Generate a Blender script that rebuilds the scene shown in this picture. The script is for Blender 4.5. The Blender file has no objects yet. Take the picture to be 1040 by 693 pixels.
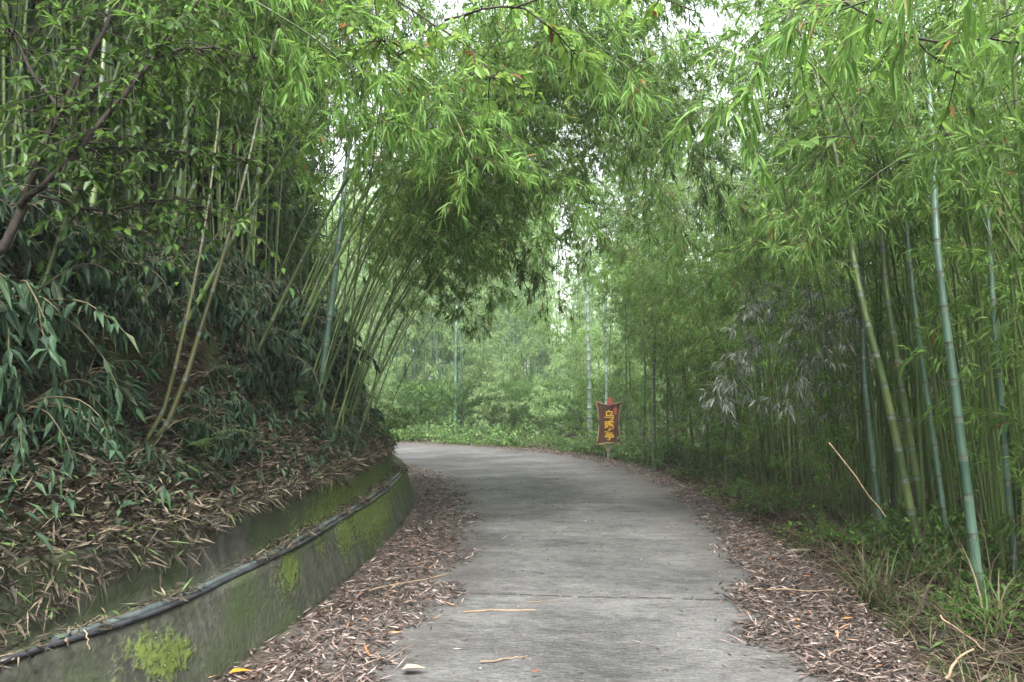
import bpy, math, random
import numpy as np
from mathutils import Vector
R = math.radians
rng = np.random.default_rng(7)
random.seed(7)
scene = bpy.context.scene
COL = scene.collection

# ------------------------------------------------------------------ camera
CAMZ, F, HY = 1.5, 809.0, 400.0
cd = bpy.data.cameras.new('camera'); cam = bpy.data.objects.new('camera', cd); COL.objects.link(cam)
cam.location = (0, 0, CAMZ)
PITCH = math.atan((HY - 346.5) / F)
cam.rotation_euler = (R(90) + PITCH, 0, 0)
cd.lens = F / 1040 * 36 * math.cos(PITCH)
cd.sensor_width = 36
cd.clip_end = 600; cd.clip_start = 0.05
scene.camera = cam
def at(px, py, y):
    """point seen at photo pixel px,py at forward distance y"""
    f = cd.lens / 36 * 1040
    a = (px - 520) / f; b = (346.5 - py) / f
    dy = math.cos(PITCH) - b * math.sin(PITCH); dz = math.sin(PITCH) + b * math.cos(PITCH)
    return np.array([a / dy * y, y, CAMZ + dz / dy * y])

# ------------------------------------------------------------------ noise
_lat = rng.random((256, 256))
def vnoise(x, y):
    x = np.asarray(x, float); y = np.asarray(y, float)
    xi = np.floor(x).astype(int); yi = np.floor(y).astype(int)
    fx = x - xi; fy = y - yi
    fx = fx * fx * (3 - 2 * fx); fy = fy * fy * (3 - 2 * fy)
    g = lambda a, b: _lat[a % 256, b % 256]
    return (g(xi, yi) * (1 - fx) + g(xi + 1, yi) * fx) * (1 - fy) + (g(xi, yi + 1) * (1 - fx) + g(xi + 1, yi + 1) * fx) * fy
def fbm(x, y, o=3):
    return sum(vnoise(x * 2 ** k + 17 * k, y * 2 ** k + 31 * k) * .5 ** k for k in range(o)) / sum(.5 ** k for k in range(o))

# ------------------------------------------------------------------ mesh builder
class MB:
    def __init__(s): s.v = []; s.f = []; s.r = []; s.m = []; s.n = 0; s.uv = []
    def add(s, v, f, rnd=0.5, mi=0):
        v = np.asarray(v, float).reshape(-1, 3); f = np.asarray(f, int)
        s.v.append(v); s.f.append(f + s.n); s.n += len(v)
        s.r.append(np.broadcast_to(np.asarray(rnd, float), (len(f),)).copy())
        s.m.append(np.full(len(f), mi, int))
    def tube(s, pts, rad, n=6, rnd=0.5, mi=0, cap=False):
        p = np.asarray(pts, float); k = len(p)
        rad = np.broadcast_to(np.asarray(rad, float), (k,))
        t = np.gradient(p, axis=0); t /= np.linalg.norm(t, axis=1)[:, None] + 1e-9
        ref = np.array([0, 0, 1.]) if abs(t[:, 2]).mean() < .8 else np.array([1., 0, 0])
        a = np.cross(t, ref); a /= np.linalg.norm(a, axis=1)[:, None] + 1e-9
        b = np.cross(t, a)
        an = np.arange(n) / n * 2 * math.pi
        v = p[:, None] + rad[:, None, None] * (a[:, None] * np.cos(an)[None, :, None] + b[:, None] * np.sin(an)[None, :, None])
        i = np.arange(k - 1)[:, None] * n; j = np.arange(n)[None]; j2 = (j + 1) % n
        f = np.stack([i + j, i + j2, i + n + j2, i + n + j], -1).reshape(-1, 4)
        s.add(v.reshape(-1, 3), f, rnd, mi)
        if cap:
            for e in (0, k - 1):
                c = s.n; 
                s.add(np.vstack([p[e], v[e]]), [[0, q + 1, (q + 1) % n + 1] for q in range(n)], rnd, mi)
    def mesh(s, name, mats, smooth=False):
        me = bpy.data.meshes.new(name)
        v = np.concatenate(s.v) if s.v else np.zeros((0, 3))
        tot = sum(len(f) for f in s.f)
        me.vertices.add(len(v)); me.vertices.foreach_set('co', v.ravel())
        loops = np.concatenate([f.ravel() for f in s.f]); lt = np.concatenate([np.full(len(f), f.shape[1]) for f in s.f])
        me.loops.add(len(loops)); me.loops.foreach_set('vertex_index', loops.astype(np.int32))
        me.polygons.add(tot)
        ls = np.concatenate([[0], np.cumsum(lt)[:-1]])
        me.polygons.foreach_set('loop_start', ls.astype(np.int32))
        me.polygons.foreach_set('loop_total', lt.astype(np.int32))
        me.polygons.foreach_set('material_index', np.concatenate(s.m).astype(np.int32))
        me.polygons.foreach_set('use_smooth', np.full(tot, smooth))
        at_ = me.attributes.new('rnd', 'FLOAT', 'FACE'); at_.data.foreach_set('value', np.concatenate(s.r))
        me.update(calc_edges=True)
        for m in (mats if isinstance(mats, (list, tuple)) else [mats]): me.materials.append(m)
        return me
    def obj(s, name, mats, parent=None, smooth=False):
        o = bpy.data.objects.new(name, s.mesh(name, mats, smooth)); COL.objects.link(o)
        if parent: o.parent = parent
        return o

def unit(a): return a / (np.linalg.norm(a, axis=-1, keepdims=True) + 1e-9)
def leaves(mb, P, D, N, L, W, droop=.25, style=1, rnd=None, wide=.4):
    """leaf blades: base P, direction D, rough normal N, length L, half width W. style 0: 2 faces, 1: folded 4, 2: folded 8 with curve"""
    n = len(P)
    if n == 0: return
    D = unit(D); S = unit(np.cross(D, N)); N = np.cross(S, D)
    L = np.broadcast_to(L, (n,))[:, None]; W = np.broadcast_to(W, (n,))[:, None]
    if rnd is None: rnd = rng.random(n)
    g = np.array([0, 0, -1.])
    fold = .35
    if style == 0:
        m = P + D * L * wide; tip = P + D * L + g * L * droop
        v = np.stack([P, m + S * W + N * W * fold, tip, m - S * W + N * W * fold], 1)
        b = np.arange(n)[:, None] * 4
        f = np.concatenate([b + [0, 1, 2], b + [0, 2, 3]]); mb.add(v.reshape(-1, 3), f, np.tile(rnd, 2)); return
    if style == 1:
        m = P + D * L * wide + g * L * droop * .2; tip = P + D * L + g * L * droop
        v = np.stack([P, m + S * W + N * W * fold, tip, m - S * W + N * W * fold, m], 1)
        b = np.arange(n)[:, None] * 5
        f = np.concatenate([b + [0, 1, 4], b + [4, 1, 2], b + [0, 4, 3], b + [4, 2, 3]])
        mb.add(v.reshape(-1, 3), f, np.tile(rnd, 4)); return
    w1, w2 = wide * .6, wide * .6 + .38
    m1 = P + D * L * w1 + g * L * droop * .1; m2 = P + D * L * w2 + g * L * droop * .45
    tip = P + D * L + g * L * droop * 1.05
    up = N * W * fold
    v = np.stack([P, m1 + S * W + up, m2 + S * W * .72 + up * .7, tip, m2 - S * W * .72 + up * .7, m1 - S * W + up, m1, m2], 1)
    b = np.arange(n)[:, None] * 8
    tri = [[0, 1, 6], [6, 1, 2], [6, 2, 7], [7, 2, 3], [0, 6, 5], [6, 4, 5], [6, 7, 4], [7, 3, 4]]
    f = np.concatenate([b + t for t in tri]); mb.add(v.reshape(-1, 3), f, np.tile(rnd, 8))

# ------------------------------------------------------------------ materials
def mat(name):
    m = bpy.data.materials.new(name); m.use_nodes = True; nt = m.node_tree
    for n in list(nt.nodes): nt.nodes.remove(n)
    out = nt.nodes.new('ShaderNodeOutputMaterial'); return m, nt, out
def ramp(nt, stops, interp='LINEAR'):
    r = nt.nodes.new('ShaderNodeValToRGB'); cr = r.color_ramp; cr.interpolation = interp
    while len(cr.elements) < len(stops): cr.elements.new(.5)
    for e, (p, c) in zip(cr.elements, stops): e.position = p; e.color = (*c, 1)
    return r
def attr(nt, name):
    a = nt.nodes.new('ShaderNodeAttribute'); a.attribute_name = name; return a
def leaf_mat(name, stops, trans=.4, rough=.5, tcol=1.5, spec=.25, vary=.3):
    m, nt, out = mat(name); L = nt.links
    a = attr(nt, 'rnd'); r = ramp(nt, stops); L.new(a.outputs['Fac'], r.inputs[0])
    oi = nt.nodes.new('ShaderNodeObjectInfo')
    mr = nt.nodes.new('ShaderNodeMapRange'); mr.inputs[3].default_value = 1 - vary; mr.inputs[4].default_value = 1 + vary
    L.new(oi.outputs['Random'], mr.inputs[0])
    hs = nt.nodes.new('ShaderNodeHueSaturation'); L.new(r.outputs[0], hs.inputs['Color']); L.new(mr.outputs[0], hs.inputs['Value'])
    p = nt.nodes.new('ShaderNodeBsdfPrincipled'); p.inputs['Roughness'].default_value = rough
    p.inputs['Specular IOR Level'].default_value = spec
    L.new(hs.outputs[0], p.inputs['Base Color'])
    t = nt.nodes.new('ShaderNodeBsdfTranslucent')
    h2 = nt.nodes.new('ShaderNodeHueSaturation'); h2.inputs['Hue'].default_value = .485; h2.inputs['Value'].default_value = tcol
    L.new(hs.outputs[0], h2.inputs['Color']); L.new(h2.outputs[0], t.inputs[0])
    mx = nt.nodes.new('ShaderNodeMixShader'); mx.inputs[0].default_value = trans
    L.new(p.outputs[0], mx.inputs[1]); L.new(t.outputs[0], mx.inputs[2]); L.new(mx.outputs[0], out.inputs[0])
    return m
def simple_mat(name, c1, c2, scale=20, rough=.6, stretch=(1, 1, 1), bump=.0, use_rnd=False, spec=.3):
    m, nt, out = mat(name); L = nt.links
    tc = nt.nodes.new('ShaderNodeTexCoord'); mp = nt.nodes.new('ShaderNodeMapping'); mp.inputs['Scale'].default_value = stretch
    L.new(tc.outputs['Object'], mp.inputs[0])
    nz = nt.nodes.new('ShaderNodeTexNoise'); nz.inputs['Scale'].default_value = scale; nz.inputs['Detail'].default_value = 5
    L.new(mp.outputs[0], nz.inputs[0])
    r = ramp(nt, [(.3, c1), (.7, c2)])
    if use_rnd:
        a = attr(nt, 'rnd'); ad = nt.nodes.new('ShaderNodeMath'); ad.operation = 'MULTIPLY_ADD'; ad.inputs[1].default_value = .6
        L.new(a.outputs['Fac'], ad.inputs[0])
        ml = nt.nodes.new('ShaderNodeMath'); ml.operation = 'MULTIPLY'; ml.inputs[1].default_value = .4; L.new(nz.outputs[0], ml.inputs[0]); L.new(ml.outputs[0], ad.inputs[2])
        L.new(ad.outputs[0], r.inputs[0])
    else: L.new(nz.outputs[0], r.inputs[0])
    p = nt.nodes.new('ShaderNodeBsdfPrincipled'); p.inputs['Roughness'].default_value = rough; p.inputs['Specular IOR Level'].default_value = spec
    L.new(r.outputs[0], p.inputs['Base Color'])
    if bump:
        b = nt.nodes.new('ShaderNodeBump'); b.inputs['Strength'].default_value = bump; b.inputs['Distance'].default_value = .01
        L.new(nz.outputs[0], b.inputs['Height']); L.new(b.outputs[0], p.inputs['Normal'])
    L.new(p.outputs[0], out.inputs[0]); return m

OR = (.20, .085, .03)
M = {}
M['bleaf'] = leaf_mat('bamboo_leaf', [(0, (.055, .120, .024)), (.4, (.090, .185, .036)), (.8, (.125, .235, .052)), (.985, (.15, .26, .07)), (.992, OR), (1, (.16, .13, .05))], trans=.5)
M['bleaf_fresh'] = leaf_mat('bamboo_leaf_fresh', [(0, (.070, .145, .032)), (.5, (.110, .212, .048)), (.92, (.155, .27, .070)), (.98, (.16, .27, .075)), (.988, OR), (1, (.20, .14, .05))], trans=.52)
M['bleaf_haze_pale'] = leaf_mat('bamboo_leaf_haze_pale', [(0, (.15, .24, .085)), (.5, (.23, .34, .15)), (1, (.32, .42, .24))], trans=.5)  # leaf colour lightened to imitate the haze and brighter light of the far grove
M['bleaf_dead'] = leaf_mat('bamboo_leaf_faded', [(0, (.06, .09, .055)), (.45, (.13, .155, .125)), (1, (.25, .26, .24))], trans=.2)
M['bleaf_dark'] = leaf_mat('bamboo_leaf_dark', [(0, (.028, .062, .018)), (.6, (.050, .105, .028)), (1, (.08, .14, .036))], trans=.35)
M['broad'] = leaf_mat('broad_leaf', [(0, (.032, .078, .015)), (.6, (.058, .128, .023)), (1, (.10, .19, .035))], trans=.42, rough=.4)
M['broad_fresh'] = leaf_mat('broad_leaf_fresh', [(0, (.12, .24, .05)), (.85, (.20, .34, .07)), (.95, (.22, .34, .08)), (.965, OR), (1, (.2, .10, .03))], trans=.5, rough=.45)
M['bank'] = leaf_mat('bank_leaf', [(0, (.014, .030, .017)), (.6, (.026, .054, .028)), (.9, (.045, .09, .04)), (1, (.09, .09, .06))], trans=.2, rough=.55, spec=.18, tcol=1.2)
M['fern'] = leaf_mat('fern_leaf', [(0, (.05, .11, .03)), (1, (.11, .2, .06))], trans=.35)
M['shrub'] = leaf_mat('shrub_leaf', [(0, (.06, .12, .035)), (.6, (.10, .19, .055)), (1, (.15, .25, .08))], trans=.4)
M['grass'] = leaf_mat('grass_blade', [(0, (.04, .08, .022)), (.6, (.08, .14, .04)), (.75, (.12, .11, .06)), (1, (.19, .15, .09))], trans=.35)
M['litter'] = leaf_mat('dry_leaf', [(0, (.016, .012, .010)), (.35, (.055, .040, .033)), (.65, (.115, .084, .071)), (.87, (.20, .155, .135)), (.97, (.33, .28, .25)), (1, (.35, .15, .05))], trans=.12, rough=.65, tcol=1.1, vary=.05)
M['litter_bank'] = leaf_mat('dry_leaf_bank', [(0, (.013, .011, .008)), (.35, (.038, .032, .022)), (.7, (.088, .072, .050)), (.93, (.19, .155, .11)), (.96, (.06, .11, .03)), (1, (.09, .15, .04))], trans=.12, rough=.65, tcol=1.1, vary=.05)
M['bark'] = simple_mat('dark_bark', (.018, .014, .011), (.05, .040, .032), 30, .8, (1, 1, .3), .5)
M['twig'] = simple_mat('bamboo_twig', (.05, .055, .022), (.13, .12, .05), 8, .6)
M['stem'] = simple_mat('shrub_stem', (.05, .05, .025), (.12, .10, .055), 10, .7)
M['dry_stick'] = simple_mat('dry_stick', (.13, .09, .055), (.30, .22, .15), 12, .7, (1, 1, 1), .3)
M['twig_dead'] = simple_mat('dead_twig', (.045, .032, .02), (.13, .095, .065), 6, .8)
def culm_mat(name, a, b, streak=1.0):
    m, nt, out = mat(name); L = nt.links
    tc = nt.nodes.new('ShaderNodeTexCoord'); mp = nt.nodes.new('ShaderNodeMapping'); mp.inputs['Scale'].default_value = (14, 14, 1.1)
    L.new(tc.outputs['Object'], mp.inputs[0])
    nz = nt.nodes.new('ShaderNodeTexNoise'); nz.inputs['Scale'].default_value = 2; nz.inputs['Detail'].default_value = 6; L.new(mp.outputs[0], nz.inputs[0])
    at_ = attr(nt, 'rnd'); ad = nt.nodes.new('ShaderNodeMath'); ad.operation = 'MULTIPLY_ADD'; ad.inputs[1].default_value = .5; L.new(at_.outputs['Fac'], ad.inputs[0])
    ml = nt.nodes.new('ShaderNodeMath'); ml.operation = 'MULTIPLY'; ml.inputs[1].default_value = .5; L.new(nz.outputs[0], ml.inputs[0]); L.new(ml.outputs[0], ad.inputs[2])
    r = ramp(nt, [(.2, a), (.75, b)]); L.new(ad.outputs[0], r.inputs[0])
    oi = nt.nodes.new('ShaderNodeObjectInfo'); mr = nt.nodes.new('ShaderNodeMapRange'); mr.inputs[3].default_value = .7; mr.inputs[4].default_value = 1.3; L.new(oi.outputs['Random'], mr.inputs[0])
    hs = nt.nodes.new('ShaderNodeHueSaturation'); L.new(r.outputs[0], hs.inputs['Color']); L.new(mr.outputs[0], hs.inputs['Value'])
    p = nt.nodes.new('ShaderNodeBsdfPrincipled'); p.inputs['Roughness'].default_value = .42; p.inputs['Specular IOR Level'].default_value = .4
    L.new(hs.outputs[0], p.inputs['Base Color']); L.new(p.outputs[0], out.inputs[0]); return m
M['culm_green'] = culm_mat('culm_green', (.03, .06, .018), (.10, .14, .045))
M['culm_blue'] = culm_mat('culm_bluish', (.026, .062, .040), (.078, .138, .098))
M['culm_yellow'] = culm_mat('culm_olive', (.045, .052, .018), (.13, .13, .05))
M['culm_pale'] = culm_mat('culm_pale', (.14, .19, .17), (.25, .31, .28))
M['node'] = simple_mat('culm_node', (.05, .05, .035), (.15, .14, .11), 10, .7)
M['bloom'] = simple_mat('culm_bloom', (.07, .11, .075), (.20, .24, .20), 30, .7)

# ------------------------------------------------------------------ layout curves
def resample(p, step):
    p = np.asarray(p, float)
    # Catmull-Rom then even spacing
    q = np.vstack([2 * p[0] - p[1], p, 2 * p[-1] - p[-2]]); out = []
    for i in range(1, len(q) - 2):
        t = np.linspace(0, 1, 24, endpoint=False)[:, None]
        a, b, c, d = q[i - 1], q[i], q[i + 1], q[i + 2]
        out.append(.5 * (2 * b + (c - a) * t + (2 * a - 5 * b + 4 * c - d) * t ** 2 + (-a + 3 * b - 3 * c + d) * t ** 3))
    out = np.vstack(out + [p[-1:]])
    s = np.concatenate([[0], np.cumsum(np.linalg.norm(np.diff(out, axis=0), axis=1))])
    k = max(2, int(s[-1] / step) + 1); u = np.linspace(0, s[-1], k)
    return np.stack([np.interp(u, s, out[:, i]) for i in range(out.shape[1])], 1)
WP = resample([(-3.6, -4), (-3.1, -1.5), (-2.55, .6), (-2.08, 2.2), (-1.80, 3.3), (-1.57, 4.14), (-1.39, 5.5), (-1.28, 7.6), (-1.27, 9.6), (-1.38, 11.4), (-1.75, 13.4), (-2.6, 15.8), (-4.3, 18.3), (-7.6, 20.3), (-12, 21.3), (-18, 22)], .1)
RP = resample([(.6, -4), (1.2, -1), (1.75, 2), (2.17, 4.14), (2.5, 6), (2.66, 8), (2.78, 10), (2.84, 13), (2.72, 16), (1.95, 19.3), (.5, 21.7), (-1.2, 23.3), (-3, 24.6), (-6, 25.7), (-12, 26.6), (-18, 27)], .1)
def sdist(P, path):
    """signed distance to the path: positive on its left"""
    P = np.asarray(P, float).reshape(-1, 2); d = np.zeros(len(P))
    pa = path[::2]; tang = unit(np.gradient(pa, axis=0))
    for c in range(0, len(P), 4000):
        q = P[c:c + 4000]
        dd = q[:, None] - pa[None]; k = (dd ** 2).sum(-1).argmin(1)
        dk = dd[np.arange(len(q)), k]; t = tang[k]
        side = t[:, 0] * dk[:, 1] - t[:, 1] * dk[:, 0]
        d[c:c + 4000] = np.where(side >= 0, 1, -1) * np.linalg.norm(dk, axis=1)
    return d
BS = np.array([0, .32, .45, .62, .95, 1.12, 1.5, 2.3, 5, 12, 30, 80]); BZ = np.array([.3, .6, .78, 1.02, 1.32, 1.9, 2.5, 2.95, 4.0, 6.0, 8.5, 12])
def height(x, y):
    x = np.asarray(x, float); y = np.asarray(y, float); shp = x.shape
    P = np.stack([x.ravel(), y.ravel()], 1)
    sl = sdist(P, WP); sr = -sdist(P, RP)
    xx, yy = P[:, 0], P[:, 1]
    z = np.full(len(P), -.16)
    L = sl > .46
    fade = np.clip(1.15 - .035 * np.clip(yy - 7, 0, 30), .4, 1)
    zb = np.interp(sl, BS, BZ); zb = np.where(zb > .7, .7 + (zb - .7) * fade, zb)
    n = (fbm(xx * 1.7, yy * 1.7) - .5) * .5 + (fbm(xx * 6, yy * 6) - .5) * .16
    z = np.where(L, zb + n * np.clip((sl - .45) * 1.6, 0, 1), z)
    Rr = sr > 0.02
    zr = -.13 + .07 * np.clip(sr / .5, 0, 1) + .05 * np.clip(sr - 5, 0, 70) + (fbm(xx * 1.1 + 9, yy * 1.1) - .5) * .25 * np.clip(sr - .25, 0, 1) + (fbm(xx * 5, yy * 5) - .5) * .07 * np.clip(sr * 2, 0, 1)
    z = np.where(Rr, zr, z)
    return z.reshape(shp)
def h1(x, y): return float(height(np.array([x]), np.array([y]))[0])

def tag(o, label=None, cat=None, group=None, kind=None):
    if label: o['label'] = label
    if cat: o['category'] = cat
    if group: o['group'] = group
    if kind: o['kind'] = kind
    return o
def empty(name, loc=(0, 0, 0), rz=0):
    o = bpy.data.objects.new(name, None); COL.objects.link(o); o.location = loc; o.rotation_euler = (0, 0, rz); o.empty_display_size = .2; return o

# ------------------------------------------------------------------ ground
def axis(lo, hi, step, far):
    a = np.arange(lo, hi, step); l = [lo]; d = step
    while l[-1] > -far: d *= 1.25; l.append(l[-1] - d)
    r = [a[-1]]; d = step
    while r[-1] < far: d *= 1.25; r.append(r[-1] + d)
    return np.concatenate([l[1:][::-1], a, r[1:]])
gx = axis(-6.5, 6.5, .09, 200); gy = axis(0, 26, .12, 200)
X, Y = np.meshgrid(gx, gy); Z = height(X, Y)
mb = MB(); nx, ny = len(gx), len(gy)
i = np.arange(ny - 1)[:, None] * nx; j = np.arange(nx - 1)[None]
mb.add(np.stack([X, Y, Z], -1).reshape(-1, 3), np.stack([i + j, i + j + 1, i + nx + j + 1, i + nx + j], -1).reshape(-1, 4))
m, nt, out = mat('forest_soil'); L = nt.links
tc = nt.nodes.new('ShaderNodeTexCoord')
n1 = nt.nodes.new('ShaderNodeTexNoise'); n1.inputs['Scale'].default_value = 1.3; n1.inputs['Detail'].default_value = 6; L.new(tc.outputs['Object'], n1.inputs[0])
n2 = nt.nodes.new('ShaderNodeTexNoise'); n2.inputs['Scale'].default_value = 22; n2.inputs['Detail'].default_value = 6; L.new(tc.outputs['Object'], n2.inputs[0])
r1 = ramp(nt, [(.3, (.012, .010, .007)), (.55, (.030, .023, .015)), (.75, (.065, .050, .033))]); L.new(n2.outputs[0], r1.inputs[0])
r2 = ramp(nt, [(.52, (0, 0, 0)), (.66, (1, 1, 1))]); L.new(n1.outputs[0], r2.inputs[0])
mx = nt.nodes.new('ShaderNodeMixRGB'); L.new(r2.outputs[0], mx.inputs[0]); L.new(r1.outputs[0], mx.inputs[1]); mx.inputs[2].default_value = (.035, .05, .018, 1)
p = nt.nodes.new('ShaderNodeBsdfPrincipled'); p.inputs['Roughness'].default_value = .95; p.inputs['Specular IOR Level'].default_value = .1; L.new(mx.outputs[0], p.inputs[0])
b = nt.nodes.new('ShaderNodeBump'); b.inputs['Strength'].default_value = .8; b.inputs['Distance'].default_value = .03; L.new(n2.outputs[0], b.inputs['Height']); L.new(b.outputs[0], p.inputs['Normal']); L.new(p.outputs[0], out.inputs[0])
M['soil'] = m
tag(mb.obj('ground', M['soil'], smooth=True), kind='structure')

# ------------------------------------------------------------------ road
K = 420
def even(p, k):
    s = np.concatenate([[0], np.cumsum(np.linalg.norm(np.diff(p, axis=0), axis=1))]); u = np.linspace(0, s[-1], k)
    return np.stack([np.interp(u, s, p[:, 0]), np.interp(u, s, p[:, 1])], 1)
lp, rp = even(WP, K), even(RP, K)
# pair points of the two edges by cross sections of the centre line
for it in range(3):
    c = even((lp + rp) / 2, K); t = unit(np.gradient(c, axis=0)); nrm = np.stack([-t[:, 1], t[:, 0]], 1)
    def hit(path):
        d = path[None] - c[:, None]; al = np.abs((d * t[:, None]).sum(-1)) + 1e-3 * np.linalg.norm(d, axis=-1)
        al = np.where(np.linalg.norm(d, axis=-1) > 4.5, 9, al); return path[al.argmin(1)]
    lp2, rp2 = hit(WP), hit(RP)
    ker = np.ones(9) / 9
    sm = lambda q: np.stack([np.convolve(np.pad(q[:, i], 4, 'edge'), ker, 'valid') for i in range(2)], 1)
    lp, rp = sm(lp2), sm(rp2)
sc = np.concatenate([[0], np.cumsum(np.linalg.norm(np.diff(c, axis=0), axis=1))])
nu = 25; us = np.linspace(0, 1, nu)
G = lp[:, None] * (1 - us)[None, :, None] + rp[:, None] * us[None, :, None]
edge_j = (fbm(sc * 1.5, sc * 0 + 3) - .5) * .12
G[:, -1, :] += nrm * -edge_j[:, None]
G[:, 0, :] += nrm * .06
zz = .0 + (fbm(G[..., 0] * .9, G[..., 1] * .9) - .5) * .02
V = np.concatenate([G, zz[..., None]], -1)
# drop the outer edge as a real slab side
side = V[:, -1:, :].copy(); side[..., 2] = -.16; V = np.concatenate([V, side], 1); nu2 = nu + 1
mb = MB(); i = np.arange(K - 1)[:, None] * nu2; j = np.arange(nu2 - 1)[None]
fr = np.stack([i + j, i + j + 1, i + nu2 + j + 1, i + nu2 + j], -1).reshape(-1, 4)
mb.add(V.reshape(-1, 3), fr)
m, nt, out = mat('road_concrete'); L = nt.links
uvn = nt.nodes.new('ShaderNodeUVMap'); uvn.uv_map = 'UVMap'
def mapped(scale, uv=True):
    mp = nt.nodes.new('ShaderNodeMapping'); mp.inputs['Scale'].default_value = scale; L.new(uvn.outputs[0], mp.inputs[0]); return mp
def noise(scale3, detail=6, s=1, rough=.55, dist=0):
    n = nt.nodes.new('ShaderNodeTexNoise'); n.inputs['Scale'].default_value = s; n.inputs['Detail'].default_value = detail; n.inputs['Roughness'].default_value = rough; n.inputs['Distortion'].default_value = dist
    L.new(mapped(scale3).outputs[0], n.inputs[0]); return n
def math_(op, a, b=None, c=None):
    n = nt.nodes.new('ShaderNodeMath'); n.operation = op
    for i_, q in enumerate((a, b, c)):
        if q is None: continue
        if isinstance(q, (int, float)): n.inputs[i_].default_value = q
        else: L.new(q, n.inputs[i_])
    return n.outputs[0]
broom = noise((11, 60, 1), 5, 1, .7, .2); coarse = noise((.8, .9, 1), 5); grit = noise((48, 48, 1), 4, 1, .75); mid = noise((3, 7, 1), 8, 1, .75, .4)
streakn = noise((3.2, .35, 1), 4)
base = ramp(nt, [(.25, (.030, .030, .0295)), (.5, (.076, .0755, .0745)), (.75, (.138, .137, .135))]); 
s_ = math_('ADD', math_('MULTIPLY', broom.outputs[0], .34), math_('MULTIPLY', coarse.outputs[0], .30))
s_ = math_('ADD', s_, math_('MULTIPLY', grit.outputs[0], .26)); s_ = math_('ADD', s_, math_('MULTIPLY', mid.outputs[0], .26))
s_ = math_('ADD', s_, -.08)
s2 = math_('MULTIPLY_ADD', math_('SUBTRACT', s_, .5), 2.9, .5)
L.new(s2, base.inputs[0])
sep = nt.nodes.new('ShaderNodeSeparateXYZ'); L.new(uvn.outputs[0], sep.inputs[0])
# joints every 5 m
wob = noise((3, .5, 1), 4); vj = math_('ADD', sep.outputs[1], math_('MULTIPLY', wob.outputs[0], .06))
md = math_('PINGPONG', math_('SUBTRACT', vj, float(np.interp(6.03, c[:200, 1], sc[:200]))), 2.5)
jm = math_('LESS_THAN', md, .020)
brk = noise((9, 9, 1), 3); jm = math_('MULTIPLY', jm, math_('GREATER_THAN', brk.outputs[0], .44))
mixj = nt.nodes.new('ShaderNodeMixRGB'); L.new(jm, mixj.inputs[0]); L.new(base.outputs[0], mixj.inputs[1]); mixj.inputs[2].default_value = (.035, .033, .03, 1)
# dark dirt toward both sides (grime below the litter), pale tyre tracks
pg = ramp(nt, [(0, (.0,) * 3), (.13, (.45,) * 3), (.3, (1,) * 3), (.72, (1,) * 3), (.9, (.5,) * 3), (1, (.15,) * 3)])
L.new(math_('ADD', math_('DIVIDE', sep.outputs[0], 3.9), math_('MULTIPLY_ADD', coarse.outputs[0], .3, -.15)), pg.inputs[0])
dirt = nt.nodes.new('ShaderNodeMixRGB'); L.new(pg.outputs[0], dirt.inputs[0]); dirt.inputs[1].default_value = (.045, .036, .029, 1); L.new(mixj.outputs[0], dirt.inputs[2])
p = nt.nodes.new('ShaderNodeBsdfPrincipled'); p.inputs['Roughness'].default_value = .82; p.inputs['Specular IOR Level'].default_value = .2; L.new(dirt.outputs[0], p.inputs[0])
b = nt.nodes.new('ShaderNodeBump'); b.inputs['Strength'].default_value = .55; b.inputs['Distance'].default_value = .012
L.new(math_('SUBTRACT', math_('ADD', broom.outputs[0], math_('MULTIPLY', grit.outputs[0], .35)), math_('MULTIPLY', jm, 1.5)), b.inputs['Height']); L.new(b.outputs[0], p.inputs['Normal'])
L.new(p.outputs[0], out.inputs[0]); M['road'] = m
road = mb.obj('road', M['road'], smooth=False)
uv = road.data.uv_layers.new(name='UVMap')
wid = np.linalg.norm(rp - lp, axis=1)
UV = np.stack([np.broadcast_to(np.append(us, 1.03)[None] * 3.9, (K, nu2)), np.broadcast_to(sc[:, None], (K, nu2))], -1).reshape(-1, 2)
uv.data.foreach_set('uv', UV[fr.ravel()].ravel())
tag(road, kind='structure')
SC6 = float(np.interp(6.03, c[:, 1][:200], sc[:200]))
for n in nt.nodes:
    pass

# ------------------------------------------------------------------ retaining wall
wp = WP[(WP[:, 1] < 21.9) & (WP[:, 0] > -12)]
wp = resample(wp[::3], .06)
prof = [(0.0, -.12), (-.005, .0)]
for k in range(1, 10): prof.append((-.005 - .13 * k / 9, .42 * k / 9))
prof += [(-.16, .425), (-.22, .415), (-.325, .41)]
for k in range(1, 9): prof.append((-.335 - .05 * k / 8, .41 + .35 * k / 8))
prof += [(-.41, .765), (-.50, .76), (-.52, .3)]
prof = np.array(prof); tw = unit(np.gradient(wp, axis=0)); nw = np.stack([-tw[:, 1], tw[:, 0]], 1)
sw = np.concatenate([[0], np.cumsum(np.linalg.norm(np.diff(wp, axis=0), axis=1))])
off = -prof[:, 0]; jit = (fbm(sw[:, None] * 3, prof[None, :, 1] * 9 + 4) - .5) * .022
zj = (fbm(sw[:, None] * .7, prof[None, :, 0] * 0 + 8) - .5) * .07 * (prof[None, :, 1] > .3)
Vw = np.zeros((len(wp), len(prof), 3)); Vw[..., :2] = wp[:, None] + nw[:, None] * (off[None] + jit)[..., None]; Vw[..., 2] = prof[None, :, 1] + zj
mb = MB(); n_ = len(prof); i = np.arange(len(wp) - 1)[:, None] * n_; j = np.arange(n_ - 1)[None]
mb.add(Vw.reshape(-1, 3), np.stack([i + j, i + n_ + j, i + n_ + j + 1, i + j + 1], -1).reshape(-1, 4))
m, nt, out = mat('wall_concrete'); L = nt.links
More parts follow.
